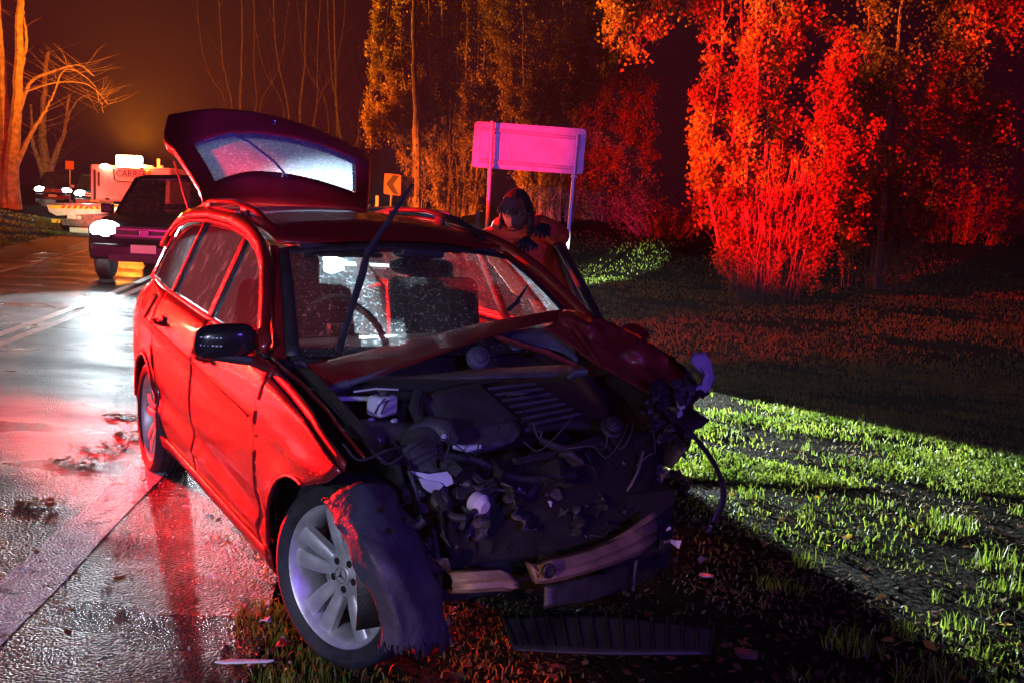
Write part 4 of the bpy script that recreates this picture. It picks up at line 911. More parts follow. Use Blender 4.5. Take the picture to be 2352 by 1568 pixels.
for (vx, vy, r_) in ((-6.40, 19.36, ang), (-1.82, 15.9, -PI/2+.02)):
    for s in (-1, 1):
        p = Vector((math.cos(r_)*2.58-math.sin(r_)*s*.665, math.sin(r_)*2.58+math.cos(r_)*s*.665, 0)); HL.append(Vector((vx, vy, .87 if vx < -4 else .70))+p)
for i, h in enumerate(HL):
    if i < 2: lamp('headlight_beam', 'SPOT', h, WHT, 850, (h.x+2.6, h.y-11, .1), 56, .7, .09)
lamp('headlight_beam', 'SPOT', HL[2], WHT, 450, (-2.8, 5.0, 0), 50, .6, .08)
lamp('headlight_beam', 'SPOT', HL[3], WHT, 28000, (2.67, 6.27, 0.0), 23, .15, .05)
lamp('headlight_beam', 'SPOT', HL[3]+Vector((0, .0, .15)), WHT, 520, (-1.6, 7.4, 2.0), 30, .5, .08)
lamp('headlight_beam', 'SPOT', HL[2]+Vector((.2, -.05, .2)), WHT, 34000, (-.75, 4.6, 1.15), 17, .5, .05)
lamp('verge_fill_spot', 'SPOT', (-1.2, 14.9, 1.3), WHT, 42000, (2.5, 27, 0), 9, .5, .08)  # added spot without a fitting, brightens the far strip of grass
# distant vehicles
fv = vehicle('distant_van', 'far off vehicle with dazzling white lights left of the tow truck', 'van', (-20.6, 50.5, .25), -PI/2+.35, 'car_white', lit='head_lamp_far')
fv2 = vehicle('distant_car', 'smaller far off car with dim bluish lamps beside the tree trunks', 'car', (-24.9, 56, .3), -PI/2+.3, 'suv', lit='head_lamp')
lamp('far_headlight', 'SPOT', (-19.6, 47.0, 1.2), WHT, 1200, (-14, 30, .6), 70, .8, .2)
# ------------------------------------------------------------------ tow truck
TY = 34.0
tx = thing('tow_truck', 'flatbed tow truck with amber beacon, pink lit cab and hazard striped bed end', 'tow truck', (-13.2, TY, 0), R(-6))
def tl(p): return tx.matrix_basis.inverted() @ Vector(p)
tx_m = Matrix.Translation((-13.2, TY, 0)) @ Matrix.Rotation(R(-6), 4, 'Z'); tinv = tx_m.inverted()
def T(px, py, Y): return tinv @ W(px, py, Y)
b = MB(); c0 = T(207, 460, 36.5); c1 = T(398, 470, 36.5); zt0 = T(212, 378, 36.5).z; zt1 = 2.55
cw = (c1.x-c0.x); cz0 = c0.z; cz1 = zt0; cx0 = c0.x; cy = c0.y
b.box((cx0+cw/2, cy+.9, (cz0+cz1)/2), (cw, 1.8, cz1-cz0)); cab = b.build('cab', 'truckpaint', tx, bevel=.06)
b = MB(); fy = cy-.012
def pnl(u0, u1, v0, v1, th=.03, yy=0): return ((cx0+cw*(u0+u1)/2, fy-yy, cz0+(cz1-cz0)*(v0+v1)/2), (cw*(u1-u0), th, (cz1-cz0)*(v1-v0)))
b.box(*pnl(.045, .075, .02, .86)); b.box(*pnl(.10, .125, .40, .80)); b.build('cab_seam', 'signblack', cab)
b = MB()   # outlined rear panel
rp = [(.30, .90), (.31, .62), (.36, .56), (.98, .56)]
b.tube([Vector((cx0+cw*u, fy-.01, cz0+(cz1-cz0)*v)) for u, v in rp], .022, 6); b.build('panel_outline', 'signblack', cab)
fc = bpy.data.curves.new('cab_lettering', 'FONT'); fc.body = 'CARRERS'; fc.size = .33; fc.extrude = .004
fo = bpy.data.objects.new('cab_lettering', fc); col.objects.link(fo)
bpy.context.view_layer.update(); dg = bpy.context.evaluated_depsgraph_get()
me = bpy.data.meshes.new_from_object(fo.evaluated_get(dg)); bpy.data.objects.remove(fo)
fo = bpy.data.objects.new('cab_lettering', me); me.materials.clear(); me.materials.append(M['signblack']); col.objects.link(fo); fo.parent = cab
fo.rotation_euler = (PI/2, 0, 0); fo.location = (cx0+cw*.33, fy-.02, cz0+(cz1-cz0)*.70); fo.scale = (.95, 1, 1)
b = MB(); b.box(*pnl(.16, .36, .06, .12, .05)); b.box(*pnl(.50, .60, .05, .28, .14)); b.box(*pnl(.72, .80, .02, .34, .16)); b.build('winch_frame', 'white', cab, bevel=.02)
b = MB(); b.box(*pnl(.20, .25, .03, .09, .08)); b.build('winch_housing', 'signblack', cab); b = MB(); b.box(*pnl(.55, .62, .24, .32, .17)); b.build('winch_housing', 'signblack', cab)
b = MB(); b.ball(tuple(T(241, 383, 36.2)), .2, 14, 8, (1.0, .3, .5)); b.build('work_lamp', 'warm_lamp', cab)
b = MB(); a0 = T(268, 372, 36.3); a1 = T(326, 372, 36.3); b.box(tuple((a0+a1)/2), ((a1-a0).length, .28, .42)); bar = b.build('light_bar', 'amber_lamp', cab, bevel=.05)
b = MB(); b.box(tuple((a0+a1)/2-Vector((0, 0, .2))), ((a1-a0).length*1.1, .2, .06)); b.build('light_bar_mount', 'signblack', cab)
b = MB(); [b.tube([T(px, 381, 36.4), T(px+2, 462, 36.4)], .05, 6) for px in (350, 372)]; b.tube([T(268, 378, 36.4), T(352, 384, 36.4)], .05, 6); b.build('headboard_post', 'white', cab)
b = MB(); b.ball(tuple(T(341, 397, 36.2)), .09, 10, 6); b.build('marker_lamp', 'yellow', cab)
BYd = 32.6
b = MB(); b.grid([[T(104, 468, BYd), T(104, 474, BYd)], [T(272, 468, 37), T(272, 470, 37)]]); 
bd = MB(); poly = [T(107, 471, BYd), T(272, 476, BYd), T(276, 482, BYd), T(262, 489, BYd), T(225, 492, BYd), T(130, 496, BYd), T(112, 487, BYd)]
bd.prism(poly, (0, .5, 0)); bed = bd.build('bed_end', 'white', tx, bevel=.01)
b = MB(); b.prism([T(105, 466, BYd), T(276, 472, BYd), T(276, 476, BYd), T(105, 470, BYd)], (0, 4.0, 0)); b.build('flatbed', 'steel', tx)
for k in range(9):   # hazard stripes meeting in a chevron
    u0 = lerp(140, 262, k/9); s = 4 if k < 5 else -4
    b = MB(); yy = lerp(471.4, 475.6, (u0-107)/165)
    b.prism([T(u0+s, yy+.6, BYd-.03), T(u0+s+7, yy+.8, BYd-.03), T(u0+7-s*.2, yy+6.6, BYd-.03), T(u0-s*.2, yy+6.4, BYd-.03)], (0, .02, 0)); b.build('hazard_stripe', 'redstripe' if k % 1 == 0 else 'yellow', bed, smooth=False)
b = MB(); b.prism([T(112, 471.8, BYd-.015), T(264, 476, BYd-.015), T(264, 482.5, BYd-.015), T(112, 479, BYd-.015)], (0, .01, 0)); b.build('reflective_band', 'yellow', bed, smooth=False)
b = MB(); b.box(tuple(T(270, 482, BYd-.05)), (.16, .06, .1)); b.build('tail_lamp', 'warm_lamp', bed, bevel=.02)
b = MB(); b.box(tuple(T(165, 499, BYd)), (.28, .1, .14)); b.box(tuple(T(182, 501, BYd)), (.12, .1, .14)); b.build('bed_bracket', 'white', tx, bevel=.02)
b = MB(); b.box(tuple(T(146, 509, BYd)), (.78, .05, .12)); mf = b.build('rear_marker_board', 'yellow', tx)
for k in range(5):
    b = MB(); u0 = 128+k*10; b.prism([T(u0+4, 505.5, BYd-.05), T(u0+8, 505.5, BYd-.05), T(u0+4, 512.5, BYd-.05), T(u0, 512.5, BYd-.05)], (0, .01, 0)); b.build('board_stripe', 'redstripe', mf, smooth=False)
b = MB(); b.box(tuple(T(181, 523, BYd)), (.62, .04, .34)); mp_ = b.build('mud_flap', 'white', tx, bevel=.05)
b = MB(); [b.box(tuple(T(px, 518, BYd-.04)), (.03, .02, .10)) for px in (170, 189)]; b.build('flap_mark', 'signblack', mp_)
b = MB(); b.box(tuple(T(230, 500, BYd+.6)), (1.7, 1.0, .18)); b.box(tuple(T(250, 512, BYd+1)), (1.5, 3, .2)); b.build('chassis', 'steel', tx)
for px in (155, 285):
    for dy in (0, 4.5):
        c = T(px, 500, BYd+1.2); b = MB(); b.lathe([(-.14, .2), (-.14, .45), (.14, .45), (.14, .2)], 24, 'X', (c.x+.1, c.y+dy, .46)); b.build('wheel', 'rubber', tx)
lb = tx_m @ ((a0+a1)/2)
lamp('amber_beacon', 'POINT', lb+Vector((0, .5, .6)), AMB, 2600, radius=.25)
lamp('amber_beacon_glow', 'SPOT', lb+Vector((0, .3, .4)), (1, .24, .004), 38000, lb+Vector((.5, 2.5, 5)), 172, 1, .25)
lamp('amber_beacon_beam', 'SPOT', lb+Vector((.9, -.6, .3)), AMB, 14000, (-1.0, 38, 4), 40, .7, .2)
lamp('amber_beacon_near', 'SPOT', lb+Vector((.9, -.8, .2)), AMB, 9000, (4.4, 20.3, 4.0), 26, .6, .2)
lamp('bed_fill_spot', 'SPOT', tuple(W(200, 470, 27.5)), (1, .80, .45), 1300, tuple(W(175, 490, 32.6)), 22, .8)  # added spot in mid-air before the truck, brightens the bed end
lamp('red_on_truck', 'SPOT', (-9.2, 6.4, 2.5), (1, .05, .04), 110000, (-13.2, 36, 1.8), 9, .6)

# ================================================================== SIGNS
sg = thing('road_sign', 'back of a large blank road sign on two steel posts, lit pink', 'road sign', (.3, 22.6, 0))
def Sx(px, py, Y): return W(px, py, Y)-Vector((.3, 22.6, 0))
y0_, y1_ = 22.85, 23.35
def onp(px, py): return Sx(px, py, lerp(y0_, y1_, (px-1088)/257))
cor = [(1091, 279), (1347, 297), (1338, 402), (1083, 384)]
b = MB(); pl = []
cs = [onp(*c) for c in cor]
for i in range(4):
    a, c, d = cs[i-1], cs[i], cs[(i+1) % 4]
    p0 = c+(a-c).normalized()*.09; p1 = c+(d-c).normalized()*.09
    for k in range(5): t = k/4; pl.append(p0.lerp(c, t).lerp(c.lerp(p1, t), t))
b.prism(pl, (0, .02, 0)); pan = b.build('sign_panel', 'signback', sg, smooth=False)
b = MB(); ins = [onp(1098+6, 293), onp(1332, 309), onp(1326, 389), onp(1098, 373)]
for i in range(4): b.tube([ins[i]+Vector((0, -.01, 0)), ins[(i+1) % 4]+Vector((0, -.01, 0))], .010, 5)
b.build('panel_rim', 'signback', pan)
for (a, c) in (((1104, 295), (1326, 315)), ((1102, 366), (1322, 385))):
    for d in (0, 5.5):
        b = MB(); b.tube([onp(a[0], a[1]+d)+Vector((0, -.04, 0)), onp(c[0], c[1]+d)+Vector((0, -.04, 0))], .016, 6); b.build('stiffener_rail', 'steelpost', pan)
for (t, bt, gy) in (((1130, 279), (1118, 560), 22.70), ((1327, 309), (1297, 640), 23.15)):
    p0 = Sx(t[0], t[1], gy); pb = Sx(bt[0], bt[1], gy); p1 = p0.lerp(pb, (p0.z+.1)/(p0.z-pb.z)); b = MB(); b.tube([p0, p1], .044, 12); b.build('post', 'steelpost', sg)
    for py in (.14, .78):
        b = MB(); q = p0.lerp(p1, py*.33+.02); b.box(q+Vector((0, .04, 0)), (.13, .12, .05)); b.build('clamp', 'steelpost', sg, bevel=.008)
# chevron sign
def gz(x, y): return hz(x, y)
cp = W(901, 424, 34); cs_ = thing('chevron_sign', 'small square orange sign with a black chevron pointing left', 'road sign', (cp.x, cp.y, gz(cp.x, cp.y)))
def Cx(px, py, dy=0): return W(px, py, 34)-cs_.location+Vector((0, dy, 0))
b = MB(); pl = []
cs4 = [Cx(883, 398), Cx(921, 403), Cx(920, 450), Cx(881, 446)]
for i in range(4):
    a, c, d = cs4[i-1], cs4[i], cs4[(i+1) % 4]; p0 = c+(a-c).normalized()*.06; p1 = c+(d-c).normalized()*.06
    for k in range(4): t = k/3; pl.append(p0.lerp(c, t).lerp(c.lerp(p1, t), t))
b.prism(pl, (0, .015, 0)); pc = b.build('sign_plate', 'orange', cs_, smooth=False)
b = MB(); b.prism([Cx(903, 402, -.02), Cx(917, 404, -.02), Cx(903, 424, -.02), Cx(916, 448, -.02), Cx(903, 446, -.02), Cx(887, 422, -.02)], (0, .01, 0)); b.build('chevron', 'signblack', pc, smooth=False)
b = MB(); t0 = Cx(899, 445, .03); b.tube([t0, (t0.x-.02, t0.y, -.05)], .04, 8); b.build('post', 'steelpost', cs_)
ds = W(160, 380, 52); dsg = thing('distant_sign', 'tiny orange sign glowing above the far white lights', 'road sign', (ds.x, ds.y, gz(ds.x, ds.y)))
zz = ds.z-dsg.location.z
b = MB(); b.box((0, 0, zz), (.42, .03, .42)); b.build('sign_plate', 'orange', dsg); b = MB(); b.tube([(0, .03, zz), (0, .03, -.05)], .03, 6); b.build('post', 'steelpost', dsg)
for i, (px, py, Y, lab) in enumerate(((866, 461, 33, 'white roadside marker post next to the orange chevron sign'), (1097, 500, 30, 'white roadside marker post left of the pink sign post'), (364, 375, 40, 'thin pale marker post beyond the tow truck beacon'))):
    p = W(px, py, Y); zb_ = min(gz(p.x, p.y), p.z-.15); b = MB(); b.box((0, 0, (p.z-zb_)/2), (.10, .03, (p.z-zb_)+.3)); o = b.build('marker_post', 'white', None, bevel=.008); o.location = (p.x, p.y, zb_); tag(o, lab, 'marker post', 'roadside marker posts')
# ================================================================== TREES
def stem(b, pts, r0_, r1_, n=6, k=14, wob=.03):
    pts = [Vector(p) for p in pts]; out = []
    for i in range(k+1):
        p = spl(pts, i/k); s = wob*(i/k+.2); out.append(p+Vector((random.gauss(0, s), random.gauss(0, s), 0)))
    b.tube(out, [lerp(r0_, r1_, (i/k)**.8) for i in range(k+1)], n); return out
def leaves(name, centers, rad, n, size, m, parent, zmin=None, drop=.15):
    """small diamond leaves scattered round the given points, thinned by clumps"""
    C = np.array([tuple(c) for c in centers]); Rr = np.array(rad) if not np.isscalar(rad) else np.full(len(C), rad)
    i = rng.integers(0, len(C), n*2); P = C[i]+rng.normal(0, 1, (n*2, 3))*Rr[i][:, None]*np.array([.5, .5, .7])
    q = np.sin(P[:, 0]*7.3+1.1)+np.sin(P[:, 1]*6.1+P[:, 2]*3.7)+np.sin(P[:, 2]*8.9+P[:, 0]*4.4)
    P = P[q+rng.normal(0, .7, len(q)) > -.2][:n]; n = len(P)
    if zmin is not None: P = P[P[:, 2] > zmin]; n = len(P)
    a = rng.normal(0, 1, (n, 3)); a[:, 2] -= .5; a /= np.linalg.norm(a, axis=1)[:, None]
    c = rng.normal(0, 1, (n, 3)); c -= a*np.sum(a*c, 1)[:, None]; c /= np.linalg.norm(c, axis=1)[:, None]
    nn = np.cross(a, c); s = size*rng.uniform(.55, 1.25, n)[:, None]
    V = np.stack([P-a*s*.55, P+c*s*.42-nn*s*.10, P+a*s*.6, P-c*s*.42-nn*s*.10], 1).reshape(-1, 3)
    o = npmesh(name, V, np.arange(n*4).reshape(-1, 4), m, parent); o['kind'] = 'stuff'; return o
def twigs(b, pts, n, ln, up=.6, r=.006):
    ends = []
    for _ in range(n):
        p = random.choice(pts[2:]); a = random.uniform(0, 2*PI); l = ln*random.uniform(.4, 1.2)
        d = Vector((math.cos(a)*(1-up), math.sin(a)*(1-up), up*random.uniform(.4, 1.3))).normalized()
        q = [p, p+d*l*.4+Vector((random.gauss(0, .04), random.gauss(0, .04), 0)), p+d*l*.75+Vector((random.gauss(0, .07), 0, .04*l)), p+d*l+Vector((random.gauss(0, .1), 0, .08*l))]
        b.tube(q, [r, r*.8, r*.55, r*.25], 4, cap=False); ends += q[1:]
    return ends
def tree(name, label, paths, Y, loc_px, cat='tree', group=None, r=.07, leaf_n=9000, leaf_s=.08, leaf_r=.3, extra=0, base_stems=0, spread=1.0, m='leaf', skipleaf=None, tw=14, twl=.6, twup=.7, height=0):
    base = W(*loc_px, Y); gzv = hz(base.x, base.y); t = thing(name, label, cat, (base.x, base.y, gzv), 0, group); O = Vector((base.x, base.y, gzv))
    tr = MB(); br = MB(); lc = []; lr = []
    for path in paths:
        pp = path['p']; dy = path.get('d', random.uniform(-spread, spread)); rr = path.get('r', r)
        pts = []
        for i, (px, py) in enumerate(pp):
            p = W(px, py, Y+dy*(i/(max(1, len(pp)-1)))) - O
            if i == 0 and path.get('g', True): p.z = -.05
            pts.append(p)
        tgt = tr if rr >= .035 else br
        o_ = stem(tgt, pts, rr, max(.006, rr*.25), 8 if rr > .1 else 5, 22, .025)
        tws = twigs(br, o_, path.get('t', tw), twl, twup)
        if path.get('l', 1) > 0:
            for q in o_[path.get('from', 3):]: lc.append(q); lr.append(path.get('lr', leaf_r)*path.get('l', 1))
            for q in tws: lc.append(q); lr.append(leaf_r*.5)
    bx = base.x-O.x
    for k in range(base_stems):   # thicket of suckers rising from the foot
        a = random.uniform(0, 2*PI); q = random.uniform(.05, .75)*spread; p0 = Vector((math.cos(a)*q, math.sin(a)*q*.7, -.05)); h = random.uniform(.8, 3.2)*(height or 1)
        lean = Vector((math.cos(a)*.05, math.sin(a)*.05, 1))+Vector((random.gauss(0, .10), random.gauss(0, .08), 0)); o_ = stem(br, [p0, p0+lean*h*.35+Vector((random.gauss(0, .06), 0, 0)), p0+lean*h*.7+Vector((random.gauss(0, .1), 0, 0)), p0+lean*h], random.uniform(.006, .015), .003, 4, 8, .02)
        if k % 7 == 0:
            for q_ in o_[2:]: lc.append(q_); lr.append(leaf_r*.25)
    tr.build('trunk', 'bark', t); o = br.build('branches', 'twig', t); o['kind'] = 'stuff'
    if leaf_n: leaves('foliage', lc, lr, leaf_n, leaf_s, m, t)
    return t
def D(*pts, **k): return dict(p=list(pts), **k)
# the big tree on the right, in front of everything
tree('poplar_tree', 'tall leafy tree with many stems right of the pink sign, lit orange and red', [
    D((1700, 690), (1660, 590), (1635, 480), (1628, 380), (1640, 250), (1655, 120), (1660, -40), (1670, -260), r=0.042, lr=0.30, t=26),
    D((1715, 690), (1690, 560), (1668, 420), (1690, 280), (1700, 120), (1700, -60), (1705, -300), r=0.060, lr=0.36, t=22),
    D((1730, 695), (1722, 560), (1712, 400), (1735, 240), (1738, 60), (1745, -200), r=0.054, lr=0.29, **{'from': 10}),
    D((1750, 695), (1748, 580), (1752, 430), (1762, 300), (1770, 100), (1780, -200), r=0.048, lr=0.29, **{'from': 9}),
    D((1775, 695), (1778, 560), (1785, 420), (1790, 250), (1800, 60), (1800, -200), r=0.030, lr=0.29, **{'from': 11}),
    D((1800, 695), (1815, 560), (1840, 430), (1870, 330), (1905, 200), (1960, 110), r=0.048, lr=0.30, t=24),
    D((1815, 695), (1845, 560), (1880, 450), (1910, 360), (1915, 280), (1930, 180), r=0.036, lr=0.45, t=26),
    D((1820, 690), (1860, 600), (1900, 500), (1935, 420), (1945, 340), r=0.030, lr=0.43, t=26),
    D((1690, 600), (1650, 520), (1620, 440), (1612, 350), (1620, 290), r=0.018, lr=0.32, g=False, t=26),
    D((1660, 60), (1600, -20), (1530, -20), (1480, 60), (1462, 125), r=0.018, lr=0.26, g=False, t=18, d=-1.0),
    D((1640, 20), (1560, -40), (1440, -20), (1405, 30), (1398, 70), r=0.018, lr=0.26, g=False, t=18, d=-1.2),
    D((1650, 40), (1560, 0), (1500, -20), (1440, -20), r=0.018, lr=0.26, g=False, t=18, d=-1.0),
    D((1730, 300), (1770, 160), (1810, 120), (1825, 60), (1830, -60), r=0.018, lr=0.36, g=False, t=22),
    D((1700, 250), (1790, 60), (1815, -60), r=0.018, lr=0.40, g=False, t=22),
    D((1930, 470), (1955, 505), (1950, 560), r=0.009, lr=0.22, g=False, t=6),
], 20.4, (1762, 692), r=0.036, leaf_n=85000, leaf_s=.07, leaf_r=.32, base_stems=330, spread=.85, tw=12, twl=.7)
# dim tree behind it to the right
tree('poplar_tree', 'dim red tree with drooping side branches at the right edge of the picture', [
    D((2010, 690), (2030, 480), (2040, 300), (2060, 120), (2080, -100), r=.10, lr=.9, t=26),
    D((2020, 690), (2080, 420), (2140, 260), (2190, 120), (2190, 40), (2150, -60), r=.06, lr=.7, t=26),
    D((2140, 260), (2200, 240), (2230, 290), (2235, 350), r=.03, g=False, lr=.6, t=16),
    D((2080, 330), (2160, 300), (2250, 270), (2290, 310), (2300, 360), r=.03, g=False, lr=.5, t=16),
    D((2190, 200), (2215, 120), (2200, 80), (2170, 20), r=.03, g=False, lr=.6, t=18),
    D((2040, 400), (2000, 330), (1985, 240), (1990, 120), (2000, -40), r=.04, g=False, lr=.8, t=22),
    D((2080, 400), (2120, 430), (2140, 500), (2110, 550), r=.03, g=False, lr=.5, t=14),
    D((2020, 420), (1980, 480), (1960, 540), (1945, 580), r=.02, g=False, lr=.35, t=14),
    D((2200, 60), (2290, 30), (2330, 80), r=.03, g=False, lr=.5, t=14),
], 24.5, (2020, 690), leaf_n=26000, leaf_s=.08, leaf_r=.5, base_stems=25, spread=1.3)
# poplars behind the sign
def rise(x0, y0, x1, y1, c, top=-120, **k): return D((x0, y0), (lerp(x0, x1, .25), lerp(y0, y1, .35)), (lerp(x0, x1, .6)+c, lerp(y0, y1, .7)), (x1, y1), (x1+(x1-x0)*.35, top), **k)
P1 = [rise(1050+dx, 500, 1050+ex, 200, c, r=rr, lr=.34, t=16, **{'from': 2}) for dx, ex, c, rr in ((-40, -95, 4, .07), (-25, -60, -8, .09), (-10, -30, 6, .10), (5, 0, -5, .09), (15, 22, 5, .08), (28, 45, 3, .07), (40, 60, 6, .06), (-32, -120, -10, .05), (34, 80, 0, .05))]
P1 += [D((1010, 420), (960, 330), (905, 275), (880, 300), (850, 325), r=.05, g=False, lr=.35, t=24, l=.8), D((1000, 350), (940, 250), (890, 180), (870, 130), (865, 20), r=.04, g=False, lr=.35, t=22, l=.7), D((960, 300), (910, 200), (885, 165), (868, 195), r=.03, g=False, lr=.3, t=18, l=.6), D((985, 380), (940, 310), (890, 300), (862, 270), r=.03, g=False, lr=.3, t=18)]
tree('poplar_tree', 'bushy poplar left of the pink sign with bare twisted side limbs', P1, 38, (1052, 500), leaf_n=60000, leaf_s=.085, leaf_r=.34, base_stems=70, spread=1.0, height=1.5, tw=14, twl=1.1)
P2 = [rise(1250+dx, 505, 1250+ex, 190, c, r=rr, lr=.36, t=18, **{'from': 2}) for dx, ex, c, rr in ((-50, -75, 4, .09), (-30, -45, -8, .10), (-8, -12, 6, .10), (15, 18, -5, .09), (35, 48, 5, .08), (50, 90, 3, .07), (60, 125, -16, .06), (64, 160, -30, .05))]
P2 += [D((1290, 420), (1350, 320), (1420, 280), (1460, 330), (1480, 390), r=.04, g=False, lr=.5, t=24), D((1290, 400), (1380, 260), (1440, 200), (1475, 260), r=.04, g=False, lr=.5, t=22), D((1300, 330), (1380, 160), (1420, 60), (1430, -60), r=.05, g=False, lr=.5, t=24), D((1290, 460), (1350, 400), (1400, 380), (1425, 400), r=.03, g=False, lr=.45, t=18), D((1200, 300), (1160, 200), (1130, 60), (1125, -60), r=.04, g=False, lr=.45, t=20)]
tree('poplar_tree', 'broad poplar straight behind the pink sign, orange on its left and red on its right', P2, 36, (1252, 505), leaf_n=80000, leaf_s=.085, leaf_r=.4, base_stems=80, spread=1.1, height=1.4, tw=14, twl=1.1)
tree('slim_tree', 'slim straight pale trunk rising just right of the orange chevron sign', [
    D((957, 486), (957, 300), (952, 120), (948, -100), r=.17, l=.0, t=8), D((950, 486), (935, 400), (915, 330), r=.03, lr=.3, l=.6), D((962, 486), (975, 420), (990, 360), r=.03, lr=.3, l=.6)], 35, (957, 486), leaf_n=1500, leaf_s=.09, leaf_r=.3, base_stems=40, spread=.45, height=.7)
# faint row of bare trees far behind the tailgate
for k, (px, lab) in enumerate(((560, 'faint bare tree far beyond the raised tailgate, nearer the beacon'), (690, 'faint bare tree with fan of branches above the middle of the tailgate'), (790, 'faint bare tree above the right end of the tailgate'))):
    tree('bare_tree', lab, [rise(px+dx, 470, px+ex, 140, c, top=-60, r=rr, l=0, t=16) for dx, ex, c, rr in ((-10, -40+random.uniform(-25, 25), 5, .10), (0, random.uniform(-20, 20), -6, .14), (8, 45+random.uniform(-25, 25), 12, .08), (14, 85, -18, .05), (-14, -90, 18, .05))], 72, (px, 470), leaf_n=0, spread=1.5, tw=40, twl=2.6, group='faint bare trees beyond the road')
# big old trees on the left verge
tree('gum_tree', 'massive pale multi stemmed trunk at the left edge behind the tow truck bed', [
    D((18, 484), (14, 400), (0, 330), (-22, 180), (-40, -60), r=.46, l=0, t=4), D((30, 484), (26, 400), (34, 300), (42, 180), (45, 20), (40, -120), r=.40, l=0, t=10), D((20, 484), (16, 380), (10, 250), (2, 120), (-8, -60), r=.38, l=0, t=6),
    D((38, 378), (70, 310), (100, 262), (120, 225), r=.13, l=0, t=16, g=False, d=-1), D((44, 260), (70, 190), (120, 165), (180, 150), (215, 175), r=.09, l=0, t=22, g=False), D((60, 210), (130, 190), (200, 195), (250, 240), r=.05, l=0, t=26, g=False), D((44, 170), (60, 100), (50, 0), r=.12, l=0, t=12, g=False), D((120, 225), (150, 160), (210, 190), (240, 260), r=.04, l=0, t=26, g=False)], 45, (20, 484), leaf_n=0, spread=1.4, tw=10, twl=1.6, twup=.3, base_stems=0)
tree('gum_tree', 'second large pale trunk left of the tow truck cab, standing further back', [
    D((112, 462), (108, 400), (98, 320), (100, 240), (108, 120), r=.38, l=0, t=14), D((120, 462), (116, 400), (134, 340), (150, 300), (158, 220), r=.25, l=0, t=18), D((104, 462), (98, 400), (76, 330), (70, 240), r=.22, l=0, t=14), D((140, 330), (165, 250), (200, 220), (225, 260), r=.06, l=0, t=22, g=False)], 56, (112, 464), leaf_n=0, spread=1.3, tw=16, twl=1.9, twup=.4)
# scrub heap and shrubs right of the sign
def shrub(name, lab, px, py, Y, wd, ht, n, m='grass_dry', cat='shrub'):
    p = W(px, py, Y); t = thing(name, lab, cat, (p.x, p.y, hz(p.x, p.y))); b = MB(); ends = []
    for k in range(46):
        a = random.uniform(0, 2*PI); q = random.random()**.5*wd*.5; p0 = Vector((math.cos(a)*q*.6, math.sin(a)*q*.4, -.05)); hh = ht*random.uniform(.5, 1.1)
        o_ = stem(b, [p0, p0+Vector((math.cos(a)*q*.3, math.sin(a)*.2, hh*.5)), p0+Vector((math.cos(a)*q*.7, math.sin(a)*.4, hh))], .014, .003, 4, 6, .04); ends += o_[1:]
    o = b.build('branches', 'twig', t); o['kind'] = 'stuff'; leaves('foliage', ends, .3, n, .08, m, t); return t
shrub('dry_shrub', 'dry pale shrub mass between the poplar and the big right tree', 1400, 480, 37, 3.4, 1.5, 4500)
shrub('dry_shrub', 'lower brush heap just left of the big right tree', 1530, 490, 34, 3.2, 1.0, 4000)
shrub('dark_hedge', 'dark hedge hardly lit behind the big right tree', 1850, 520, 38, 7, 2.2, 7000, 'leaf', 'hedge')
shrub('dark_hedge', 'dark hedge hardly lit near the right edge', 2180, 540, 36, 7, 2.4, 7000, 'leaf', 'hedge')

# ================================================================== PERSON behind the open door
pp0 = c2w(-1.55, 1.28, 0)
per = thing('person', 'person in orange top and dark gloves leaning over the open car door', 'person', (pp0.x, pp0.y, 0))
PO = Vector((pp0.x, pp0.y, 0)); PY = pp0.y
def PW(px, py, dY=0): return W(px, py, PY+dY)-PO
def skin_mesh(name, verts, edges, radii, m, parent, root=0, sub=2):
    me = bpy.data.meshes.new(name); me.from_pydata([tuple(v) for v in verts], edges, []); me.materials.append(M[m])
    o = bpy.data.objects.new(name, me); col.objects.link(o); o.parent = parent
    md = o.modifiers.new('skin', 'SKIN'); md.use_smooth_shade = True
    for i, rr in enumerate(radii): me.skin_vertices[0].data[i].radius = rr if isinstance(rr, tuple) else (rr, rr)
    for i in range(len(verts)): me.skin_vertices[0].data[i].use_root = (i == root)
    s = o.modifiers.new('sub', 'SUBSURF'); s.levels = sub; s.render_levels = sub
    return o
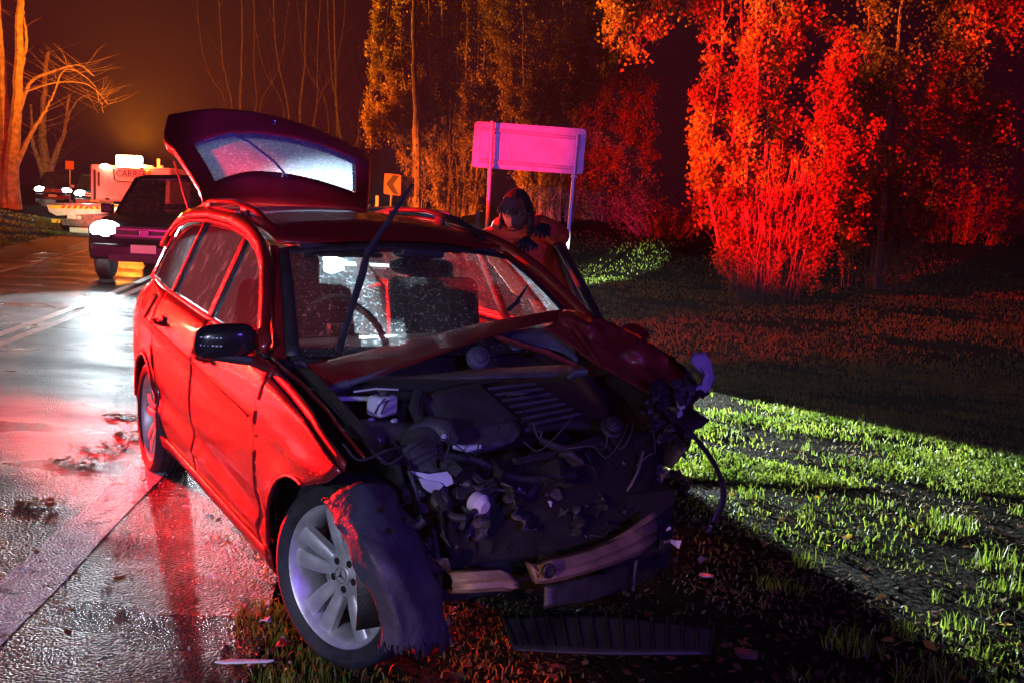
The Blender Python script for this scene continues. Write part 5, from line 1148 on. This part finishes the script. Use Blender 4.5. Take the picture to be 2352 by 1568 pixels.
if True:
    hd = PW(1186, 486); chest = PW(1198, 556, .14); 
    pel = Vector((chest.x*.35+.02, .34, .93)); nk = PW(1194, 516, .06)
    shL = PW(1150, 532, .12); shR = PW(1244, 524, .16); elR = PW(1290, 545, -.02); haR = PW(1258, 526, -.22); elL = PW(1138, 600, -.02); haL = PW(1196, 556, -.18)
    vs = [pel, pel.lerp(chest, .5), chest, nk, nk.lerp(hd, .45), shL, elL, haL, shR, elR, haR,
          Vector((-.13, .36, .84)), Vector((-.15, .28, .46)), Vector((-.16, .38, .08)), Vector((-.18, .26, .05)), Vector((.15, .36, .84)), Vector((.17, .26, .46)), Vector((.18, .36, .08)), Vector((.20, .24, .05))]
    ed = [(0, 1), (1, 2), (2, 3), (3, 4), (2, 5), (5, 6), (6, 7), (2, 8), (8, 9), (9, 10), (0, 11), (11, 12), (12, 13), (13, 14), (0, 15), (15, 16), (16, 17), (17, 18)]
    rd = [(.17, .12), (.16, .12), (.19, .13), .065, .055, .09, .062, .042, .09, .065, .045, .11, .075, .055, .045, .11, .075, .055, .045]
    skin_mesh('body', vs, ed, rd, 'hiviz', per)
    # vest over the chest
    b = MB(); ax = (chest-pel).normalized(); sx = Vector((shR.x-shL.x, shR.y-shL.y, 0)).normalized(); fy_ = ax.cross(sx)*-1
    P = []
    for i in range(13):
        t = i/12; c = pel.lerp(chest, .40+.60*t/.7) if t < .7 else chest.lerp(nk, (t-.7)/.3*.92); row = []
        for j in range(25):
            th = 2*PI*j/24; wx = float(np.interp(t, [0, .3, .6, .8, .92, 1], [.21, .235, .25, .245, .16, .08])); wy = float(np.interp(t, [0, .6, .8, 1], [.17, .185, .16, .085]))
            row.append(c+sx*wx*math.cos(th)+fy_*wy*math.sin(th))
        P.append(row)
    b.grid(P); b.build('hi_vis_vest', 'hiviz', per, solid=.008)
    # reflective tape
    b = MB(); P = []
    for i in range(2):
        c = pel.lerp(chest, .80+.09*i); P.append([c+sx*.225*math.cos(2*PI*j/24)+fy_*.172*math.sin(2*PI*j/24) for j in range(25)])
    b.grid(P); b.build('reflective_band', 'silver_tape', per, solid=.003)
    # head with a face, tipped forward, built in its own frame then set on the neck
    hb_ = MB(); P = []
    for i in range(25):
        ph = PI*i/24; row = []
        for j in range(32):
            th = 2*PI*j/32; x = math.sin(ph)*math.cos(th); y = math.sin(ph)*math.sin(th); z = math.cos(ph)
            px_, py_, pz_ = x*.077, y*.098, z*.118
            if z < 0: px_ *= 1-.28*(-z)**1.2; py_ = py_*(1-.22*(-z)) - .012*(-z)
            fr_ = max(0, -y)
            if fr_ > .3:
                ex = lambda cx, cz, s: math.exp(-(((px_-cx)/s)**2+((pz_-cz)/s)**2))
                py_ -= .026*ex(0, -.018, .013)*1.0 + .012*ex(0, .004, .010)
                py_ += .011*ex(.030, .010, .015)+.011*ex(-.030, .010, .015)
                py_ -= .007*ex(0, -.052, .016)+.008*ex(0, -.092, .018)-.004*ex(0, -.062, .006)
                py_ -= .005*ex(.03, .03, .016)+.005*ex(-.03, .03, .016)
            row.append(Vector((px_, py_, pz_)))
        P.append(row+[row[0]])
    hb_.grid(P)
    hr = Matrix.Rotation(R(-14), 3, 'Z') @ Matrix.Rotation(R(30), 3, 'X') @ Matrix.Rotation(R(5), 3, 'Y')
    head = hb_.build('head', 'skin', per); head.location = hd; head.rotation_euler = hr.to_euler()
    for s in (-1, 1):
        b = MB(); b.ball((s*.030, -.080, .008), .008, 8, 5, (1.3, .7, .3)); b.build('eye', 'eye', head)
        b = MB(); b.ball((s*.079, .004, -.005), .028, 10, 6, (.35, .6, 1)); b.build('ear', 'skin', head)
    b = MB(); b.box((0, -.096, -.056), (.045, .008, .009)); b.build('mouth', 'hiviz', head, bevel=.003)
    b = MB(); P = []
    for i in range(15):
        ph = PI*.62*i/14; row = []
        for j in range(33):
            th = 2*PI*j/32; fr_ = math.sin(th); lim = ph if fr_ > -.2 else min(ph, PI*.33)
            k = 1.09+random.uniform(-.012, .012); row.append(Vector((math.sin(lim)*math.cos(th)*.080*k, math.sin(lim)*math.sin(th)*.101*k+.004, math.cos(lim)*.120*k)))
        P.append(row)
    b.grid(P); b.ball((.0, .10, -.03), .05, 10, 7, (1.0, .8, 1.3), .05); hair = b.build('hair', 'hair', head, solid=.008, off=1)
    b = MB()
    for s in (-1, 1):
        for k in range(9):
            x0 = s*(.070+random.uniform(0, .012)); y0k = random.uniform(-.03, .06); b.tube([(x0, y0k, .02), (x0+s*.012, y0k-.012, -.05), (x0+s*.006, y0k-.035, -.12), (x0-s*.004, y0k-.05, -.17)], [.012, .012, .009, .003], 6)
    for k in range(14):
        x0 = lerp(-.07, .07, k/13); b.tube([(x0*.6, -.05, .112), (x0, -.088, .078), (x0*1.12+random.uniform(-.006, .006), -.098, .045), (x0*1.15+random.uniform(-.01, .01), -.096, random.uniform(.018, .035))], [.010, .010, .008, .002], 5)
    o = b.build('hair_strands', 'hair', head); o['kind'] = 'stuff'
    # gloved hands resting on the door top
    for (h, d) in ((haR, 1), (haL, -1)):
        vs = [h, h+Vector((-.03*d, -.045, .0))]; ed = [(0, 1)]; rd = [.032, (.040, .022)]
        for f in range(4):
            bx = h+Vector((-.03*d+(f-1.5)*.022, -.075, .004)); l = (.034, .040, .038, .030)[f]; i0 = len(vs)
            vs += [bx, bx+Vector((0, -l*.8, .0)), bx+Vector((0, -l*1.1, -l*.7)), bx+Vector((0, -l*.9, -l*1.4))]; ed += [(1, i0), (i0, i0+1), (i0+1, i0+2), (i0+2, i0+3)]; rd += [.011, .0105, .0095, .008]
        i0 = len(vs); tb = h+Vector((-.06*d, -.03, 0)); vs += [tb, tb+Vector((-.022*d, -.03, -.012)), tb+Vector((-.024*d, -.055, -.03))]; ed += [(0, i0), (i0, i0+1), (i0+1, i0+2)]; rd += [.013, .011, .009]
        skin_mesh('hand', vs, ed, rd, 'navy', per)

# ================================================================== GRASS, LEAVES, DEBRIS
def hzv(x, y): return np.array([hz(a, b_) for a, b_ in zip(x, y)])
def blades(name, X, Y_, h, wd, lean, m, z0=None):
    n = len(X); Z = hzv(X, Y_) if z0 is None else z0
    a = rng.uniform(0, 2*PI, n); ld = rng.uniform(0, 2*PI, n); l = lean*rng.uniform(.1, 1.2, n)*h
    dx, dy = np.cos(a)*wd/2, np.sin(a)*wd/2; lx, ly = np.cos(ld)*l, np.sin(ld)*l
    B = np.stack([X, Y_, Z-.005], 1); off = np.stack([dx, dy, np.zeros(n)], 1)
    mid = B+np.stack([lx*.35, ly*.35, h*.6], 1); tip = B+np.stack([lx, ly, h*np.clip(1-.35*l/h, .4, 1)], 1)
    V = np.stack([B-off, B+off, mid+off*.8, mid-off*.8, tip], 1).reshape(-1, 3); k = np.arange(n)*5
    F = np.concatenate([np.stack([k, k+1, k+2], 1), np.stack([k, k+2, k+3], 1), np.stack([k+3, k+2, k+4], 1)])
    o = npmesh(name, V, F, m); o['kind'] = 'stuff'; return o
def sample(n, y0, y1, o0, o1, pw=1.0):
    u = rng.random(n); Y_ = (y0**(-pw)+(y1**(-pw)-y0**(-pw))*u)**(-1/pw); Xc = np.array([xc(v) for v in Y_])
    span = np.minimum(o1, .62*Y_+6-Xc*0); X = Xc+o0+(o1-o0)*rng.random(n); k = (X < .56*Y_+.4) & (X > -.56*Y_-.4); return X[k], Y_[k]
def clump(X, Y_, f=1.0, th=0):
    q = np.sin(X*2.3*f+Y_*.7)+np.sin(Y_*2.9*f-X*1.1)+np.sin((X+Y_)*5.7*f)*.7+rng.normal(0, .6, len(X)); return q > th
g1 = []
X, Y_ = sample(120000, 1.9, 14, 3.45, 12, 1.2); k = clump(X, Y_, 1, .85); X, Y_ = X[k], Y_[k]
h = rng.uniform(.015, .055, len(X)); tag(blades('grass', X, Y_, h, .0045+.0007*Y_, .9, 'grass'), 'short wet grass of the verge right of the wrecked car', 'grass')
X, Y_ = sample(110000, 6.3, 12, 5.2, 13, 1.2); k = clump(X, Y_, 1.2, .1); X, Y_ = X[k], Y_[k]
h = rng.uniform(.02, .06, len(X)); tag(blades('grass', X, Y_, h, .005+.0007*Y_, .9, 'grass'), 'denser bright grass where the headlight beam crosses the verge', 'grass')
X, Y_ = sample(60000, 10, 34, 3.7, 24, .8); k = clump(X, Y_, .6, -.6); X, Y_ = X[k], Y_[k]
h = rng.uniform(.03, .09, len(X)); tag(blades('grass', X, Y_, h, .012+.0008*Y_, .8, 'grass'), 'far grass around the sign and the trees', 'grass')
X, Y_ = sample(50000, 12, 42, -13, -4.3, .6); k = clump(X, Y_, .5, -.3); X, Y_ = X[k], Y_[k]
h = rng.uniform(.04, .13, len(X)); tag(blades('grass', X, Y_, h, .016+.0008*Y_, .8, 'grass'), 'grass bank on the left verge under the big trunks', 'grass')
X, Y_ = sample(60000, 1.9, 12, 3.3, 11, 1.2); k = clump(X, Y_, 1.7, .6); X, Y_ = X[k], Y_[k]
h = rng.uniform(.01, .04, len(X)); tag(blades('dry_grass', X, Y_, h, .005+.0007*Y_, 1.6, 'grass_dry'), 'flattened dry thatch between the grass tufts', 'dry grass')
# individually visible tall tufts
def tuft(px, py, h_, n, spread=.09, lab='', m='grass', wd=.006):
    p = G(px, py); nn = n; a = rng.uniform(0, 2*PI, nn); q = spread*np.sqrt(rng.random(nn)); hh = h_*rng.uniform(.35, 1.1, nn)
    z = hz(p.x, p.y); o = blades('grass_tuft', q*np.cos(a), q*np.sin(a), hh, wd, .55, m, np.zeros(nn)); o.location = (p.x, p.y, z); del o['kind']
    tag(o, lab, 'grass tuft', 'tall grass tufts in the verge')
for t_ in [(1725, 1125, .09, 60, .10, 'fan shaped pale tuft nearest the bent trim strip'), (2185, 1195, .11, 90, .13, 'brightest yellow green tuft in the right verge'), (2300, 1280, .12, 80, .14, 'tall blue green tuft at the right edge'), (2345, 1340, .10, 60, .10, 'lower tuft cut by the right edge'),
          (1860, 1275, .08, 50, .08, 'small upright tuft below the fan shaped one'), (1775, 1320, .07, 50, .07, 'left one of the twin tufts at the shadow edge'), (1830, 1335, .07, 45, .07, 'right one of the twin tufts at the shadow edge'), (1945, 1460, .11, 55, .09, 'long bladed tuft low in the lit verge'), (2010, 1475, .09, 40, .07, 'short tuft beside the long bladed one'),
          (2215, 1420, .10, 36, .08, 'sparse tuft with a long leaning blade'), (2120, 1545, .12, 50, .10, 'tuft at the very bottom of the verge'), (2180, 1540, .10, 40, .09, 'pale curled tuft at the bottom right'), (1980, 960, .12, 16, .03, 'single tall pale stalk at the edge of the light band'), (1742, 832, .13, 3, .01, 'single pale stalk standing in the dark grass'),
          (612, 1440, .075, 260, .14, 'yellow tuft left of the front wheel'), (600, 1400, .06, 160, .10, 'small yellow tuft under the sill near the wheel'), (640, 1520, .07, 260, .18, 'orange tuft in front of the wheel'), (560, 1225, .06, 60, .12, 'tuft under the middle of the sill'), (700, 1540, .07, 110, .16, 'red lit tuft below the front wheel'), (800, 1545, .06, 110, .16, 'red lit tuft right below the hanging liner')]:
    tuft(*t_[:5], lab=t_[5])
for k in range(60):
    px = random.uniform(1650, 2352); py = random.uniform(950, 1560)
    if px < 1650+(py-950)*.75: continue
    tuft(px, py, random.uniform(.04, .09), random.randint(8, 34), random.uniform(.03, .09), 'small grass tuft in the lit part of the right verge')
X = rng.uniform(-1.05, .5, 16000); Y_ = rng.uniform(2.0, 4.6, 16000); k = clump(X, Y_, 3, .1) & (X > -1.05+.10*(Y_-2)); X, Y_ = X[k], Y_[k]
tag(blades('grass', X, Y_, rng.uniform(.012, .05, len(X)), .0045, 1.0, 'grass'), 'short grass under the front of the wrecked car', 'grass')
# fallen leaves, counted ones
def leafmesh(s):
    b = MB(); P = [(-.5, 0, .0), (-.25, .22, .05), (.1, .27, .07), (.35, .12, .04), (.5, 0, .1), (.35, -.12, .04), (.1, -.27, .07), (-.25, -.22, .05), (0, 0, .0)]
    b.add([Vector(p)*s for p in P], [(8, i, (i+1) % 8) for i in range(8)]); return b
protos = {}
for m_ in ('leaf_brown', 'leaf_yellow', 'leaf_dark'):
    o = leafmesh(.05).build('fallen_leaf', m_, None); protos[m_] = o; o.location = G(2150, 1420)+Vector((0, 0, .02)); tag(o, 'fallen leaf lying in the grass of the verge', 'leaf', 'leaves fallen on the verge')
cnt = 0
for k in range(150):
    px = random.uniform(1500, 2340); py = random.uniform(1000, 1560)
    if px < 1600+(py-1000)*.6: continue
    o = protos[random.choice(['leaf_brown', 'leaf_brown', 'leaf_yellow', 'leaf_dark'])].copy(); col.objects.link(o); p = G(px, py); o.location = (p.x, p.y, hz(p.x, p.y)+random.uniform(.01, .03))
    o.rotation_euler = (random.uniform(-.5, .5), random.uniform(-.5, .5), random.uniform(0, 6.3)); s = random.uniform(.5, 1.3); o.scale = (s, s, s)
for k in range(26):
    px = random.uniform(30, 560); py = random.uniform(1080, 1560)
    o = protos[random.choice(['leaf_brown', 'leaf_dark'])].copy(); col.objects.link(o); p = G(px, py); o.location = (p.x, p.y, .018); o.rotation_euler = (random.uniform(-.3, .3), random.uniform(-.3, .3), random.uniform(0, 6.3))
    s = random.uniform(.4, 1.0); o.scale = (s, s, s); tag(o, 'fallen leaf lying on the wet road beside the wreck', 'leaf', 'leaves fallen on the road')
# litter too small to count
n = 9000; X, Y_ = sample(n, 1.9, 11, 3.4, 11, 1.2); n = len(X); a = rng.uniform(0, 2*PI, n); s = rng.uniform(.008, .028, n); Z = hzv(X, Y_)+rng.uniform(.004, .02, n)
c1 = np.stack([np.cos(a)*s, np.sin(a)*s, rng.uniform(-.4, .4, n)*s], 1); c2 = np.stack([-np.sin(a)*s*.6, np.cos(a)*s*.6, rng.uniform(-.4, .4, n)*s], 1); B = np.stack([X, Y_, Z], 1)
o = npmesh('leaf_litter', np.stack([B-c1, B+c2, B+c1, B-c2], 1).reshape(-1, 3), np.arange(n*4).reshape(-1, 4), 'leaf_dark'); o['kind'] = 'stuff'; tag(o, 'wet leaf litter and bits of bark all over the verge', 'leaf litter')
# glints of broken glass and pebbles on the road and verge
n = 900; X = rng.uniform(-2.4, -.7, n); Y_ = rng.uniform(2.6, 6, n); s = rng.uniform(.002, .006, n); B = np.stack([X, Y_, np.full(n, .012)], 1)
tv = rng.normal(0, 1, (n, 4, 3))*s[:, None, None]; Vv = (B[:, None, :]+tv).reshape(-1, 3); k4 = np.arange(n)*4
F = np.concatenate([np.stack([k4, k4+1, k4+2], 1), np.stack([k4, k4+2, k4+3], 1), np.stack([k4, k4+3, k4+1], 1), np.stack([k4+1, k4+3, k4+2], 1)])
o = npmesh('broken_glass', Vv, F, 'lens'); o['kind'] = 'stuff'; tag(o, 'crumbs of broken glass scattered on the road beside the wreck', 'broken glass')
def shard(px, py, sc, m, lab, cat='debris', seedk=0, flat=.35, name='car_fragment'):
    p = G(px, py, .01); b = MB(); k = 6; pts = [Vector((math.cos(2*PI*i/k)*random.uniform(.5, 1)*sc, math.sin(2*PI*i/k)*random.uniform(.5, 1)*sc, random.uniform(-.2, .5)*sc*flat)) for i in range(k)]
    b.prism(pts, (0, 0, .004)); o = b.build(name, m, None, smooth=False); o.location = (p.x, p.y, p.z+sc*flat*.3+.01); tag(o, lab, cat); return o
shard(425, 1167, .022, 'white_plastic', 'upper one of two white chips on the road beside the sill')
shard(482, 1190, .026, 'white_plastic', 'lower one of two white chips on the road beside the sill')
shard(275, 1335, .03, 'leaf_brown', 'small reddish chip lying by itself on the near asphalt')
shard(610, 1440, .035, 'white_plastic', 'pale crumpled plastic piece in the yellow tuft by the wheel', flat=1)
shard(650, 1495, .035, 'paint_scraped', 'upright red splinter in the grass below the front wheel', flat=1.4)
shard(1712, 1512, .07, 'liner', 'flat dull shard on the dark ground at the bottom right of the wreck')
shard(1620, 1330, .04, 'lens', 'clear shard glinting by the crushed far corner')
shard(250, 1290, .02, 'white_plastic', 'tiny pale chip on the asphalt left of the reddish one')
shard(480, 1330, .02, 'lens', 'tiny clear chip in the red shade beside the sill')
b = MB(); a = G(492, 1522, .03); c = G(630, 1518, .035); d = (c-a); b.prism([a-a, d*.25+Vector((0, .015, 0)), d, d*.9+Vector((0, -.012, 0)), d*.2+Vector((0, -.012, 0))], (0, 0, .008)); o = b.build('trim_strip', 'lens', None, bevel=.002); o.location = a; tag(o, 'thin silvery trim strip lying across the edge of the asphalt at the bottom', 'debris')
# broken ribbed undertray lying in front of the car
q = [G(1150, 1412, .05), G(1390, 1408, .10), G(1640, 1440, .10), G(1632, 1500, .05), G(1400, 1500, .04), G(1180, 1490, .03)]
ut = thing('broken_grille', 'ribbed black plastic undertray lying on the dark ground before the wreck', 'car part', G(1400, 1460)); UO = ut.location
b = MB(); b.grid([[spl([q[0], q[1], q[2]], i/16).lerp(spl([q[5], q[4], q[3]], i/16), j/6)-UO for j in range(7)] for i in range(17)]); b.build('tray', 'black_plastic', ut, solid=.008)
for i in range(15):
    b = MB(); b.tube([spl([q[0], q[1], q[2]], i/14).lerp(spl([q[5], q[4], q[3]], i/14), t)-UO+Vector((0, 0, .012)) for t in (.05, .5, .95)], .0035, 5); b.build('rib', 'black_plastic', ut)
# dark clumps of wet leaves on the road
for i, (px, py, sx_, sy_, lab) in enumerate(((225, 1028, .17, .035, 'dark clump of wet leaves on the shining road, farther one'), (190, 1062, .19, .035, 'dark clump of wet leaves on the shining road, nearer and longer one'), (280, 958, .14, .012, 'thin dark streak of leaves in the glare of the headlights'), (95, 1160, .12, .03, 'small reddish leaf clump left of the worn white line'), (300, 1000, .1, .03, 'small yellow brown leaf clump beside the farther dark one'))):
    p = G(px, py); nL = 70; th = rng.uniform(0, 2*PI, nL); q_ = np.sqrt(rng.random(nL)); B = np.stack([q_*np.cos(th)*sx_, q_*np.sin(th)*sy_*2.4, rng.uniform(.004, .03, nL)*(1-q_*.6)], 1)
    a = rng.uniform(0, 2*PI, nL); s = rng.uniform(.010, .028, nL); c1 = np.stack([np.cos(a)*s, np.sin(a)*s, rng.uniform(-.2, .2, nL)*s], 1); c2 = np.stack([-np.sin(a)*s*.6, np.cos(a)*s*.6, rng.uniform(-.2, .2, nL)*s], 1)
    o = npmesh('leaf_clump', np.stack([B-c1, B+c2, B+c1, B-c2], 1).reshape(-1, 3), np.arange(nL*4).reshape(-1, 4), 'leaf_brown' if i > 2 else 'leaf_dark'); o.location = (p.x, p.y, .006); tag(o, lab, 'leaf clump')
print('objects', len(bpy.data.objects))
